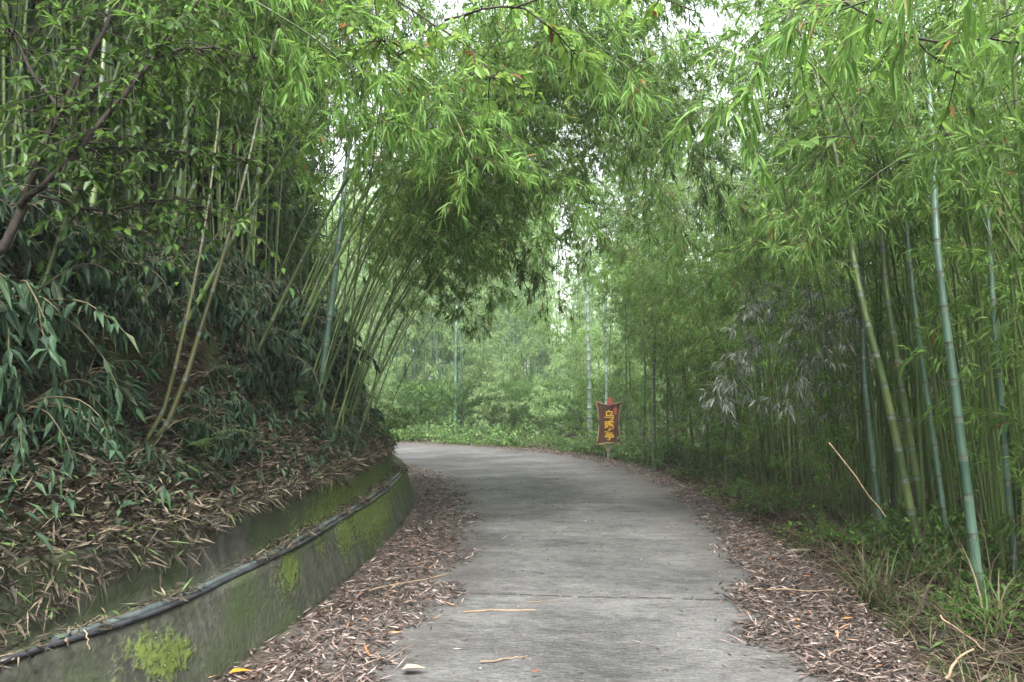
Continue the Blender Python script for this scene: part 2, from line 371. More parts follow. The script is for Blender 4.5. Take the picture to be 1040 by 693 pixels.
tc = nt.nodes.new('ShaderNodeTexCoord'); mpv = nt.nodes.new('ShaderNodeMapping'); mpv.inputs['Scale'].default_value = (6, 6, 1.6); L.new(tc.outputs['Object'], mpv.inputs[0])
n1 = nt.nodes.new('ShaderNodeTexNoise'); n1.inputs['Scale'].default_value = 1.6; n1.inputs['Detail'].default_value = 7; L.new(mpv.outputs[0], n1.inputs[0])
n2 = nt.nodes.new('ShaderNodeTexNoise'); n2.inputs['Scale'].default_value = 26; n2.inputs['Detail'].default_value = 6; L.new(tc.outputs['Object'], n2.inputs[0])
n3 = nt.nodes.new('ShaderNodeTexNoise'); n3.inputs['Scale'].default_value = 2.6; n3.inputs['Detail'].default_value = 6; L.new(tc.outputs['Object'], n3.inputs[0])
r1 = ramp(nt, [(.25, (.013, .013, .010)), (.5, (.038, .038, .031)), (.78, (.088, .084, .071))])
L.new(math_('ADD', math_('MULTIPLY', n1.outputs[0], .65), math_('MULTIPLY', n2.outputs[0], .35)), r1.inputs[0])
film = nt.nodes.new('ShaderNodeMixRGB'); rf = ramp(nt, [(.38, (0,) * 3), (.62, (.9,) * 3)]); L.new(n3.outputs[0], rf.inputs[0]); L.new(rf.outputs[0], film.inputs[0])
L.new(r1.outputs[0], film.inputs[1]); film.inputs[2].default_value = (.030, .043, .016, 1)
am = attr(nt, 'moss'); ms = math_('ADD', am.outputs['Fac'], math_('MULTIPLY_ADD', n2.outputs[0], 1.1, math_('MULTIPLY_ADD', n1.outputs[0], .9, -1.0)))
rm = ramp(nt, [(.34, (0,) * 3), (.72, (1,) * 3)]); L.new(ms, rm.inputs[0])
mcol = ramp(nt, [(.3, (.036, .052, .012)), (.7, (.080, .108, .022))]); L.new(n2.outputs[0], mcol.inputs[0])
mm = nt.nodes.new('ShaderNodeMixRGB'); L.new(rm.outputs[0], mm.inputs[0]); L.new(film.outputs[0], mm.inputs[1]); L.new(mcol.outputs[0], mm.inputs[2])
p = nt.nodes.new('ShaderNodeBsdfPrincipled'); p.inputs['Roughness'].default_value = .75; p.inputs['Specular IOR Level'].default_value = .25; L.new(mm.outputs[0], p.inputs[0])
b = nt.nodes.new('ShaderNodeBump'); b.inputs['Strength'].default_value = .7; b.inputs['Distance'].default_value = .015
L.new(math_('ADD', n2.outputs[0], math_('MULTIPLY', rm.outputs[0], .8)), b.inputs['Height']); L.new(b.outputs[0], p.inputs['Normal']); L.new(p.outputs[0], out.inputs[0]); M['wall'] = m
wall = mb.obj('retaining_wall', M['wall'], smooth=True)
tag(wall, 'low mossy concrete retaining wall in two tiers along the left edge of the road', 'wall')
def mossval(x, y, z):
    v = np.zeros_like(x)
    spots = [(155, 665, .16, .14), (182, 668, .1, .1), (290, 592, .13, .16), (300, 575, .1, .1), (330, 555, .12, .14), (352, 545, .2, .2), (372, 525, .3, .25), (385, 505, .3, .3)]
    for px, py, a, bb in spots:
        # the ray through the spot meets the wall face
        best = None
        for yy in np.arange(2.5, 12, .05):
            q = at(px, py, yy); k = np.abs(WP[:, 1] - yy).argmin(); face = WP[k, 0] - .005 - .13 * max(0, q[2]) / .42
            if 0 <= q[2] <= .44 and abs(q[0] - face) < .03: best = q; break
        if best is not None: v += np.exp(-(((y - best[1]) / (a * 1.5)) ** 2 + ((z - best[2]) / bb) ** 2)) * .62
    far = np.clip((y - 6.2) / 2.0, 0, 1) * .62 * np.clip(.35 + z * 1.6, 0, 1)
    v += far + .22 * (z > .44) * np.clip((y - 4.3) / 2, 0, 1)
    return np.clip(v, 0, 1)
mv = mossval(Vw[..., 0], Vw[..., 1], Vw[..., 2]).ravel()
a_ = wall.data.attributes.new('moss', 'FLOAT', 'POINT'); a_.data.foreach_set('value', mv)
# moss tufts standing off the wall
cand = rng.integers(0, len(wp) * 1, 60000); row = rng.integers(1, n_ - 3, 60000)
P = Vw[cand, row] + rng.normal(0, .018, (60000, 3)) * [1, 1, 1]
mvv = mossval(P[:, 0], P[:, 1], P[:, 2]); keep = (mvv + (fbm(P[:, 1] * 7, P[:, 2] * 14) - .5) * 1.1 > .58) & (rng.random(60000) < .55) & (P[:, 1] < 12) & (P[:, 1] > 2)
P = Vw[cand, row][keep] * [1, 1, 1] + np.stack([rng.normal(0, .004, keep.sum()), rng.normal(0, .03, keep.sum()), rng.normal(0, .02, keep.sum())], 1)
N3 = np.concatenate([-nw[cand[keep]], np.zeros((keep.sum(), 1))], 1)
mb = MB(); Dm = N3 + rng.normal(0, .6, N3.shape) + [0, 0, .1]
leaves(mb, P, Dm, rng.normal(0, 1, N3.shape), rng.uniform(.008, .02, len(P)), rng.uniform(.002, .005, len(P)), .4, 0)
M['moss'] = leaf_mat('moss_green', [(0, (.036, .054, .012)), (1, (.10, .135, .026))], trans=.2, vary=.05)
tag(mb.obj('moss', M['moss']), 'bright green moss growing in patches on the concrete wall', 'moss', kind='stuff')

# pipes along the ledge
M['pipe'] = simple_mat('black_plastic', (.012, .013, .016), (.04, .043, .05), 14, .38, bump=.05, spec=.5)
M['pipe2'] = simple_mat('grey_plastic', (.03, .04, .042), (.07, .085, .085), 14, .45, bump=.05, spec=.5)
def wall_line(offset, z, y0, y1, amp, seed, dz=0):
    k = (wp[:, 1] > y0) & (wp[:, 1] < y1) & (wp[:, 0] > -4); q = wp[k][::3]; n = nw[k][::3]; s = sw[k][::3]
    zw = (fbm(s * .7, s * 0 + 8) - .5) * .07
    o = offset + (fbm(s * .55, s * 0 + seed) - .5) * amp
    return np.column_stack([q + n * o[:, None], z + zw + (fbm(s * .8, s * 0 + seed + 5) - .5) * .012 + dz])
mb = MB(); pl = wall_line(.135, .437, -.5, 11.6, .05, 40); mb.tube(pl, .0125, 10, .5, 0, True)
tag(mb.obj('water_pipe', M['pipe'], smooth=True), 'thin black plastic pipe running along the outer lip of the mossy wall', 'pipe')
mb = MB(); pl2 = wall_line(.185, .443, 3.4, 11.5, .03, 60); mb.tube(pl2, .019, 10, .5, 0, True)
t = empty('water_pipe', tuple(pl2[0])); o = mb.obj('pipe_run', M['pipe2'], t, True); o.location = tuple(-pl2[0])
mb = MB(); mb.tube(pl2[3:5], .024, 12, .5, 0, True); o = mb.obj('coupling', M['pipe2'], t, True); o.location = tuple(-pl2[0])
tag(t, 'thicker dark grey pipe lying behind the thin black one on the wall ledge', 'pipe')

# ------------------------------------------------------------------ leaf litter (stuff)
def litter(name, label, P2, lift, m, L=(.03, .135), W=(.003, .0085), tilt=.5, zf=None, style=1):
    n = len(P2); z = (height(P2[:, 0], P2[:, 1]) if zf is None else zf(P2)) + np.abs(rng.normal(0, 1, n)) * lift + .004
    az = rng.uniform(0, 2 * math.pi, n); D = np.stack([np.cos(az), np.sin(az), rng.normal(0, tilt * .45, n)], 1)
    N = np.stack([rng.normal(0, tilt, n), rng.normal(0, tilt, n), np.ones(n)], 1)
    mb = MB(); LL = L[0] + (L[1] - L[0]) * rng.random(n) ** 1.5; P = np.column_stack([P2, z]) - D * LL[:, None] * .5
    P[:, 2] = np.maximum(P[:, 2], z - .004)
    leaves(mb, P, D, N, LL, rng.uniform(*W, n), rng.normal(0, .12, n)[:, None], style, rng.random(n) ** 1.0)
    return tag(mb.obj(name, m), label, 'leaf litter', kind='stuff')
roadz = lambda P: (fbm(P[:, 0] * .9, P[:, 1] * .9) - .5) * .02
def along(path, n, dmax, side, y0, y1, near_bias=True):
    k = np.where((path[:, 1] > y0) & (path[:, 1] < y1) & (path[:, 0] > -9))[0]
    w = 1 / np.maximum(path[k, 1], 2.5) ** (1.0 if near_bias else 0); w /= w.sum()
    q = rng.choice(k, n, p=w); d = rng.random(n) * dmax
    tt = unit(np.gradient(path, axis=0)); nn = np.stack([-tt[:, 1], tt[:, 0]], 1)
    return path[q] + nn[q] * (side * d)[:, None] + rng.normal(0, .05, (n, 2)), d
# left band: width where litter lies on the slab
P2, d = along(WP, 60000, 1.9, -1, 1.5, 21)
wl = np.interp(P2[:, 1], [2, 4.1, 5.5, 7, 9, 11, 14, 18], [1.05, .98, .92, .93, .92, .85, .9, .8])
wl = wl + (fbm(P2[:, 0] * 2, P2[:, 1] * 2 + 40) - .5) * .55
pr = np.clip((wl - d) / .22, 0, 1) * np.clip(.25 + d / .25, 0, 1) * (.55 + .9 * vnoise(P2[:, 0] * 5, P2[:, 1] * 5))
k = rng.random(len(P2)) < pr
litter('leaf_litter', 'dry bamboo leaves drifted in a band between the wall and the road', P2[k], .012, M['litter'], zf=roadz, tilt=.45)
P2, d = along(RP, 62000, 1.5, 1, 1.5, 25)
wl = np.interp(P2[:, 1], [2, 4.1, 5.5, 7, 9, 11, 14, 18, 24], [.6, .68, .9, .75, .62, .5, .55, .75, .5])
wl = wl + (fbm(P2[:, 0] * 2 + 7, P2[:, 1] * 2 + 40) - .5) * .5
k = rng.random(len(P2)) < np.clip((wl - d) / .22, 0, 1) * (.5 + .9 * vnoise(P2[:, 0] * 4 + 3, P2[:, 1] * 4)); 
litter('leaf_litter', 'reddish brown bamboo leaves covering the right edge of the concrete road', P2[k], .012, M['litter'], zf=roadz, tilt=.45)
# sparse on the carriageway
n = 700; P2 = np.stack([rng.uniform(-1.2, 2.4, n * 2), rng.uniform(2.5, 22, n * 2)], 1); k = (sdist(P2, WP) < -.3) & (sdist(P2, RP) > .3); P2 = P2[k]
litter('leaf_litter', 'single dry leaves scattered over the middle of the road', P2, .002, M['litter'], zf=roadz, tilt=.3, L=(.02, .09), W=(.003, .008))
# on the ledge and over the wall top
k = rng.integers(0, len(wp), 6500); k = k[(wp[k, 1] > 2) & (wp[k, 1] < 12)]; o_ = rng.uniform(.15, .33, len(k)); P2 = wp[k] + nw[k] * o_[:, None]
ds = sw[k]; kk = rng.random(len(k)) < .35 + 1.0 * (vnoise(ds * 2.2, ds * 0 + 2) > .33)
litter('leaf_litter', 'dry leaves lying along the wall ledge behind the black pipe', P2[kk], .022, M['litter_bank'], zf=lambda P: np.full(len(P), .415), tilt=.6)
k = rng.integers(0, len(wp), 5200); k = k[(wp[k, 1] > 2) & (wp[k, 1] < 12) & (vnoise(sw[k] * 3.1, sw[k] * 0 + 22) > .5)]; o_ = rng.uniform(.10, .24, len(k)); P2 = wp[k] + nw[k] * o_[:, None]
litter('leaf_litter', 'small heaps of dead leaves lodged over the black pipe on the wall', P2, .016, M['litter_bank'], zf=lambda P: np.full(len(P), .445), tilt=.7, L=(.05, .13))
# bank
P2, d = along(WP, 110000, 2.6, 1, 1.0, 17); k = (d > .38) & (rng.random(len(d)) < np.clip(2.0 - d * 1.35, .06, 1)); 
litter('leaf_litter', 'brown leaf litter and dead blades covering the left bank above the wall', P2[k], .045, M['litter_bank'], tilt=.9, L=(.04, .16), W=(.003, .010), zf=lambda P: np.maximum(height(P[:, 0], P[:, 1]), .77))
# spill over the upper tier
k = rng.integers(0, len(wp), 14000); k = k[(wp[k, 1] > 1.5) & (wp[k, 1] < 12)]; sp = rng.random(len(k)) ** 1.6
thick = np.clip(.01 + .75 * (fbm(sw[k] * 1.5, sw[k] * 0 + 11) - .46) + .09 * np.clip(4.6 - wp[k, 1], 0, 3), .015, .36); 
zz_ = .78 - sp * thick; P = np.column_stack([wp[k] + nw[k] * (.40 - .03 * sp - rng.random(len(k)) * .07 + .06 * (1 - sp))[:, None], zz_ + .03 * rng.random(len(k)) * (1 - sp)])
D = np.concatenate([-nw[k] * .35, -np.ones((len(k), 1)) * .35], 1) + rng.normal(0, 1.0, (len(k), 3)); mb = MB()
leaves(mb, P, D, rng.normal(0, 1, D.shape), rng.uniform(.05, .16, len(k)), rng.uniform(.003, .008, len(k)), .15, 1)
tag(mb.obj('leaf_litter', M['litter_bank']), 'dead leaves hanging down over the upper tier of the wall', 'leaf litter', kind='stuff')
k = rng.integers(0, len(wp), 30000); k = k[(wp[k, 1] > 1.2) & (wp[k, 1] < 12)]; lim = .04 + .30 * np.clip((4.7 - wp[k, 1]) / 1.6, 0, 1) + .16 * np.clip(fbm(sw[k] * 2.1, sw[k] * 0 + 51) - .45, 0, 1)
sp = rng.random(len(k)); P = np.column_stack([wp[k] + nw[k] * (.43 - .10 * sp * lim / .3 + rng.normal(0, .02, len(k)))[:, None], .80 - sp * lim + rng.normal(0, .015, len(k))])
D = rng.normal(0, 1, (len(k), 3)) * [1, 1, .6] + [.15, 0, -.25]; mb = MB(); leaves(mb, P, D, rng.normal(0, 1, D.shape), .03 + .11 * rng.random(len(k)) ** 1.5, rng.uniform(.003, .008, len(k)), .15, 1)
tag(mb.obj('leaf_litter', M['litter_bank']), 'matted rim of dead leaves along the top edge of the wall', 'leaf litter', kind='stuff')
# right forest floor
P2, d = along(RP, 42000, 7, -1, 1.5, 25); k = d > .02
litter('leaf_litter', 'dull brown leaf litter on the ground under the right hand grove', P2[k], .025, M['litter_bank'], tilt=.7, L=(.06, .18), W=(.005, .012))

# ------------------------------------------------------------------ bamboo
def culm_path(Lc, th0, th1, pw, seg=.28, wob=.02):
    n = int(Lc / seg); s = np.linspace(0, 1, n + 1); th = th0 + (th1 - th0) * s ** pw
    dx = np.sin(th); dz = np.cos(th); step = Lc / n
    x = np.concatenate([[0], np.cumsum(dx[:-1] * step)]); z = np.concatenate([[0], np.cumsum(dz[:-1] * step)])
    y = np.cumsum(rng.normal(0, wob, n + 1)) * s
    return np.stack([x, y, z], 1)
def bezier_path(pts, seg=.28):
    return resample(np.array(pts, float), seg)
def make_bamboo(path, r0, hb=.3, nb=3, blen=1.0, lsize=.13, style=1, dens=1.0, tip=.12, droop=.28, twig=True, fan=5, az_bias=None, lw=.075, tw=3):
    """returns three MBs: culm, branches, foliage. hb: share of the culm free of branches"""
    K = len(path); t = np.linspace(0, 1, K); rad = r0 * (1 - t * (1 - tip)) ** .8
    c = MB(); sides = 10 if r0 > .03 else 6
    # ring at each node
    pts = []; rr = []
    tan = unit(np.gradient(path, axis=0))
    for i in range(K):
        e = .012 if r0 > .02 else .008
        pts += [path[i] - tan[i] * e * 4.2, path[i] - tan[i] * e * 1.2, path[i] - tan[i] * e * .2, path[i] + tan[i] * e * .9]; rr += [rad[i], rad[i], rad[i] * 1.11 + .0008, rad[i] * .98]
    pts = np.array(pts); rr = np.array(rr)
    c.tube(pts, rr, sides, 0, 0)
    f = c.f[-1]; seg_i = np.arange(len(f)) // sides
    c.m[-1] = np.where(seg_i % 4 == 0, 2, np.where(seg_i % 4 == 1, 1, 0)) if r0 > .012 else np.zeros(len(f), int)
    internode = rng.random(K + 2); c.r[-1] = internode[seg_i // 4]
    b = MB(); O = []; T = []
    i0 = max(1, int(hb * K))
    for i in range(i0, K):
        fr_ = (i - i0) / max(1, K - i0)
        nbi = nb if rng.random() < dens else nb - 1
        az0 = rng.uniform(0, 6.28)
        # basis across the culm
        ref = np.array([0, 0, 1.]) if abs(tan[i, 2]) < .8 else np.array([1., 0, 0])
        u = unit(np.cross(tan[i], ref)); w = np.cross(tan[i], u)
        for q in range(nbi):
            az = az0 + q * 6.28 / max(1, nbi) + rng.normal(0, .5)
            outd = u * math.cos(az) + w * math.sin(az)
            el = rng.uniform(.25, .9)
            d = outd * math.cos(el) + tan[i] * math.sin(el) 
            Lb = blen * (1 - .62 * fr_) * rng.uniform(.45, 1.1) * (.55 + .45 * min(1, fr_ * 4 + .2))
            ns = max(3, int(Lb / .13)); p = path[i].copy(); pp = [p.copy()]
            for s in range(ns):
                d = unit(d + np.array([0, 0, -.10 - .05 * s / ns]) * droop * 3.2 + rng.normal(0, .07, 3)); p = p + d * (Lb / ns); pp.append(p.copy())
                if s >= 0:
                    for z in range(tw if s < ns - 1 else tw + 1):
                        td = unit(d + rng.normal(0, .55, 3) + [0, 0, -.12]); tl = rng.uniform(.04, .17)
                        o_ = p + td * tl; O.append(o_); T.append(td)
                        if twig and style > 0: b.tube([p, o_], [.0016, .001], 3)
            b.tube(pp, np.linspace(.0012 + r0 * .09, .0012, len(pp)), 3)
    O = np.array(O); T = np.array(T); n = len(O)
    fo = MB()
    rep = rng.integers(max(2, fan - 2), fan + 2, n); idx = np.repeat(np.arange(n), rep)
    TT = T[idx]; D = unit(TT + rng.normal(0, .55, (len(idx), 3)) + [0, 0, -.38])
    N = rng.normal(0, .55, (len(idx), 3)) + [0, 0, 1.]
    LL = lsize * rng.uniform(.6, 1.2, len(idx))
    leaves(fo, O[idx] - TT * rng.uniform(0, .06, len(idx))[:, None], D, N, LL, LL * lw * rng.uniform(.8, 1.3, len(idx)), droop * rng.uniform(.3, 1.4, (len(idx), 1)), style)
    return c, b, fo
nb_leaf = 0
def bamboo_proto(path, r0, cm, lm, loc=(0, 0, 0), rz=0, **kw):
    c, b, fo = make_bamboo(path, r0, **kw)
    t = empty('bamboo', loc, rz)
    c.obj('culm', [M[cm], M['node'], M['bloom']], t, True)
    if b.v: b.obj('branches', M['twig'], t)
    if fo.v: fo.obj('foliage', M[lm], t)
    global nb_leaf; nb_leaf += sum(len(x) for x in fo.f)
    return t
def dup(root, loc, rz, sc=1.0, label=None, group=None, tilt=None, mats=None):
    r = root.copy(); COL.objects.link(r); r.location = loc; r.rotation_euler = (tilt[0] if tilt else 0, tilt[1] if tilt else 0, rz); r.scale = (sc,) * 3
    if label: r['label'] = label
    if group: r['group'] = group
    for ch in list(root.children):
        q = ch.copy(); COL.objects.link(q); q.parent = r
        if mats and ch.name.split('.')[0] in mats:
            q.material_slots[0].link = 'OBJECT'; q.material_slots[0].material = M[mats[ch.name.split('.')[0]]]
    return r
class Kind:
    """a set of variants; the first placement uses the prototype itself"""
    def __init__(s, protos): s.p = protos; s.used = [False] * len(protos)
    def place(s, loc, rz, sc=1., label=None, cat=None, group=None, tilt=None, v=None, mats=None):
        v = int(rng.integers(len(s.p))) if v is None else v
        if not s.used[v]:
            s.used[v] = True; o = s.p[v]; o.location = loc; o.rotation_euler = (tilt[0] if tilt else 0, tilt[1] if tilt else 0, rz); o.scale = (sc,) * 3
            if mats:
                for ch in o.children:
                    k = ch.name.split('.')[0]
                    if k in mats: ch.material_slots[0].link = 'OBJECT'; ch.material_slots[0].material = M[mats[k]]
        else: o = dup(s.p[v], loc, rz, sc, tilt=tilt, mats=mats)
        tag(o, label, cat, group); return o
    def finish(s):
        for u, p in zip(s.used, s.p):
            if not u:
                for ch in list(p.children): bpy.data.objects.remove(ch)
                bpy.data.objects.remove(p)

ARCH = Kind([bamboo_proto(culm_path(rng.uniform(6.5, 8.5), R(16), R(rng.uniform(66, 96)), 1.15), .012, 'culm_green', ('bleaf', 'bleaf_fresh')[q_ % 2], hb=.36, nb=3, blen=1.0, lsize=.105, fan=6) for q_ in range(5)])
TALL = Kind([bamboo_proto(culm_path(rng.uniform(9.5, 12), R(3), R(rng.uniform(45, 80)), 2.6), .033, 'culm_green', 'bleaf', hb=.28, nb=4, blen=1.45, lsize=.14, fan=5) for _ in range(4)])
YOUNG = Kind([bamboo_proto(culm_path(rng.uniform(3.6, 5.2), R(4), R(rng.uniform(50, 95)), 1.9), .011, 'culm_green', 'bleaf', hb=.14, nb=3, blen=.85, lsize=.12, fan=5) for _ in range(6)])
CANE = Kind([bamboo_proto(culm_path(rng.uniform(7, 9.5), R(2), R(rng.uniform(25, 50)), 2.5), .017, 'culm_green', 'bleaf', hb=.30, nb=3, blen=.95, lsize=.13, fan=5) for _ in range(4)])
FAR = Kind([bamboo_proto(culm_path(rng.uniform(9, 13), R(2), R(rng.uniform(40, 85)), 2.4, seg=.35), .03, 'culm_green', 'bleaf_haze_pale', hb=.16, nb=4, blen=1.5, lsize=.18, fan=5, style=0, lw=.085) for _ in range(4)])
FARLOW = Kind([bamboo_proto(culm_path(rng.uniform(4.5, 6.5), R(4), R(rng.uniform(70, 100)), 1.7, seg=.3), .016, 'culm_green', 'bleaf_haze_pale', hb=.06, nb=4, blen=1.2, lsize=.17, fan=5, style=0, lw=.085) for _ in range(4)])

cnt = 0
def put(kind, x, y, az, label, group=None, sc=1., **kw):
    global cnt; cnt += 1
    return kind.place((x, y, h1(x, y) - .03), az, sc, label, 'bamboo', group, **kw)

exec_later = []
# ---- left bank: thin arching culms fanning over the road
G1 = 'thin arching culms on the left bank'
fans = [(px, y) for px, y in zip(np.linspace(292, 392, 34), rng.uniform(8.0, 13.0, 34))]
for px, y in fans:
    x0 = -1.72 - rng.random() * .8 + (0 if y < 10 else -(y - 10) * .12)
    put(ARCH, x0, y, rng.normal(0.1, .55), 'thin green arching bamboo leaning over the road from the wall top', G1, rng.uniform(.78, 1.08))
G1b = 'bamboos packed behind the left bank'
for _ in range(34):
    y = rng.uniform(3.6, 16); s = rng.uniform(1.6, 5.5); k = np.abs(WP[:, 1] - y).argmin(); x = WP[k, 0] - s
    if y < 5 and x > -3.6: continue
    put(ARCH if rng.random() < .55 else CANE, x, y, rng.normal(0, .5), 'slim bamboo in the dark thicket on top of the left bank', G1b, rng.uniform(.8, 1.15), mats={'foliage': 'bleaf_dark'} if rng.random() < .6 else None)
for _ in range(14):
    y = rng.uniform(5, 17); s = rng.uniform(2.5, 9); k = np.abs(WP[:, 1] - y).argmin(); x = WP[k, 0] - s
    put(TALL, x, y, rng.normal(0, .6), 'tall bamboo rising behind the thicket on top of the left bank', 'tall bamboos behind the left bank', rng.uniform(.85, 1.1), mats={'culm': 'culm_blue'} if rng.random() < .4 else None)

for _ in range(7):
    y = rng.uniform(13, 16); k = np.abs(WP[:, 1] - y).argmin(); x = WP[k, 0] - rng.uniform(.7, 2.2)
    put(ARCH, x, y, rng.normal(.2, .4), 'arching bamboo at the inner side of the bend, behind the fan of thin culms', 'arching bamboos inside the bend', rng.uniform(.8, 1.0))
# ---- right grove
RG = 'bamboos of the grove right of the road'
def right_pt(y, s):
    k = np.abs(RP[:900, 1] - y).argmin() if y < 16 else None
    xx = np.interp(y, RP[RP[:, 0] > 0][:, 1], RP[RP[:, 0] > 0][:, 0]) if y < 21 else 1.
    return xx + s
for _ in range(34):
    y = rng.uniform(5.0, 24); s = rng.uniform(.9, 7)
    put(CANE, right_pt(y, s), y, rng.normal(math.pi, .8), 'slender bamboo cane in the dense grove right of the road', RG, rng.uniform(.8, 1.1), mats={'foliage': 'bleaf_fresh'} if rng.random() < .5 else None)
for _ in range(44):
    y = rng.uniform(3.8, 24); s = .75 + 4.5 * rng.random() ** 1.3
    put(YOUNG, right_pt(y, s), y, rng.normal(math.pi, 1.1), 'short leafy young bamboo filling the grove right of the road', 'young bamboos right of the road', rng.uniform(.8, 1.25), mats={'foliage': 'bleaf_fresh'} if rng.random() < .6 else None)
for _ in range(20):
    y = rng.uniform(7, 26); s = rng.uniform(3.4 if y < 15 else 2.0, 9)
    put(TALL, right_pt(y, s), y, rng.normal(math.pi, .7), 'tall leaning bamboo deep in the grove right of the road', 'tall bamboos right of the road', rng.uniform(.8, 1.05), mats={'culm': 'culm_blue'} if rng.random() < .35 else None)

# ---- grove beyond the bend
for _ in range(38):
    y = rng.uniform(27, 46); x = rng.uniform(-15, 15) * (y / 36)
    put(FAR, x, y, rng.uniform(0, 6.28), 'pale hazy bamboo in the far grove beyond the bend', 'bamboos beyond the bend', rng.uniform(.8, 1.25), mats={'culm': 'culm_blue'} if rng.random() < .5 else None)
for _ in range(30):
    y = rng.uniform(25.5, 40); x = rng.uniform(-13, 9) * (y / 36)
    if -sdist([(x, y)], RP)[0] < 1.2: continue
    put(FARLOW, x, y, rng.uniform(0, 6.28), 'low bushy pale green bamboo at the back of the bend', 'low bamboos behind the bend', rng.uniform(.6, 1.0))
for k in (ARCH, TALL, YOUNG, CANE, FAR, FARLOW): k.finish()

# ---- individual culms
def hero(base, pts, r0, cm, lm, label, group=None, **kw):
    bx, by = base; bz = h1(bx, by) - .04; o = np.array([bx, by, bz])
    P = [np.zeros(3)] + [np.array(q) - o for q in pts]
    t = bamboo_proto(bezier_path(P), r0, cm, lm, tuple(o), 0, **kw); return tag(t, label, 'bamboo', group)
A = at
near = dict(style=2, lsize=.14, fan=5)
# right side thick culms (photo: 995,610 > 960,250 ...)
hero((3.42, 5.9), [A(985, 520, 5.9), A(968, 380, 6.0), A(952, 250, 6.2), A(940, 60, 6.9), A(900, -200, 8)], .037, 'culm_blue', 'bleaf', 'thickest blue-green bamboo culm near the right edge, with a pale streaked stem', hb=.48, nb=3, blen=1.1, lsize=.14)
hero((3.60, 7.1), [A(925, 520, 7.1), A(900, 400, 7.1), A(872, 290, 7.2), A(840, 120, 7.6), A(780, -60, 8.4)], .040, 'culm_green', 'bleaf', 'dark green culm slanting left, third stem left of the thick blue-green one', hb=.45, nb=3, blen=1.1)
hero((4.0, 7.7), [A(925, 450, 7.7), A(912, 370, 7.7), A(900, 290, 7.8), A(880, 110, 8.3), A(820, -90, 9.2)], .038, 'culm_green', 'bleaf', 'dark olive culm standing just right of the slanting dark green one', hb=.45, nb=3, blen=1.1)
hero((3.97, 7.3), [A(950, 460, 7.3), A(937, 370, 7.3), A(928, 300, 7.4), A(905, 120, 7.9), A(850, -60, 8.6)], .026, 'culm_blue', 'bleaf', 'thin grey-green culm midway between two thick stems in the right grove', hb=.45, nb=3, blen=1.)
hero((3.77, 8.2), [A(885, 450, 8.2), A(878, 380, 8.2), A(876, 310, 8.3), A(872, 120, 8.7), A(840, -60, 9.6)], .03, 'culm_blue', 'bleaf', 'bluish culm half hidden behind the slanting dark green stem', hb=.45, nb=3, blen=1.1)
hero((3.99, 6.4), [A(1018, 430, 6.4), A(1010, 330, 6.4), A(1000, 180, 6.6), A(980, 0, 7.2), A(930, -150, 8)], .028, 'culm_blue', 'bleaf', 'slim teal culm right of the thickest blue-green one', hb=.42, nb=3, blen=1.0)
hero((4.5, 6.7), [A(1040, 430, 6.7), A(1030, 330, 6.7), A(1022, 180, 6.9), A(1000, 0, 7.6)], .018, 'culm_green', 'bleaf', 'last thin culm at the extreme right of the grove', hb=.42, nb=3, blen=1.0)
# dark pair beside the sign
hero((2.95, 16.6), [A(664, 380, 16.6), A(667, 300, 16.8), A(672, 220, 17), A(660, 90, 18)], .042, 'culm_green', 'bleaf', 'dark upright bamboo stem standing right of the signboard', hb=.45, nb=3, blen=1.0, lsize=.15)
hero((2.80, 17.2), [A(655, 380, 17.2), A(650, 300, 17.3), A(648, 230, 17.5), A(640, 90, 18.5)], .026, 'culm_green', 'bleaf', 'slimmer dark bamboo stem close to the signboard, left of the stouter one', hb=.45, nb=3, blen=1.0, lsize=.15)
hero((2.70, 18.8), [A(636, 380, 18.8), A(635, 300, 18.9), A(636, 200, 19.2)], .02, 'culm_green', 'bleaf', 'single thin stem directly right of the signboard', hb=.5, nb=2, blen=.9, lsize=.15)
# pale culms behind the sign
hero((2.35, 24), [A(598, 380, 24), A(597, 300, 24), A(596, 200, 24.5)], .085, 'culm_pale', 'bleaf_haze_pale', 'pale whitish thick bamboo trunk behind the signboard', hb=.75, nb=3, blen=1.0, lsize=.17, style=0)
hero((2.9, 25), [A(616, 380, 25), A(614, 300, 25), A(612, 230, 25.5)], .05, 'culm_pale', 'bleaf_haze_pale', 'shorter greyish pale trunk rising above the signboard', hb=.7, nb=2, blen=1.0, lsize=.17, style=0)
hero((-2.0, 28), [A(463, 340, 28), A(466, 260, 28.5), A(470, 150, 29)], .06, 'culm_blue', 'bleaf_haze_pale', 'bluish culm beyond the bend, left member of the pair', hb=.6, nb=2, blen=1.0, lsize=.17, style=0)
hero((-1.72, 28.5), [A(468, 340, 28.5), A(474, 260, 29), A(482, 150, 29.5)], .05, 'culm_blue', 'bleaf_haze_pale', 'bluish culm beyond the bend, right member of the pair', hb=.6, nb=2, blen=1.0, lsize=.17, style=0)
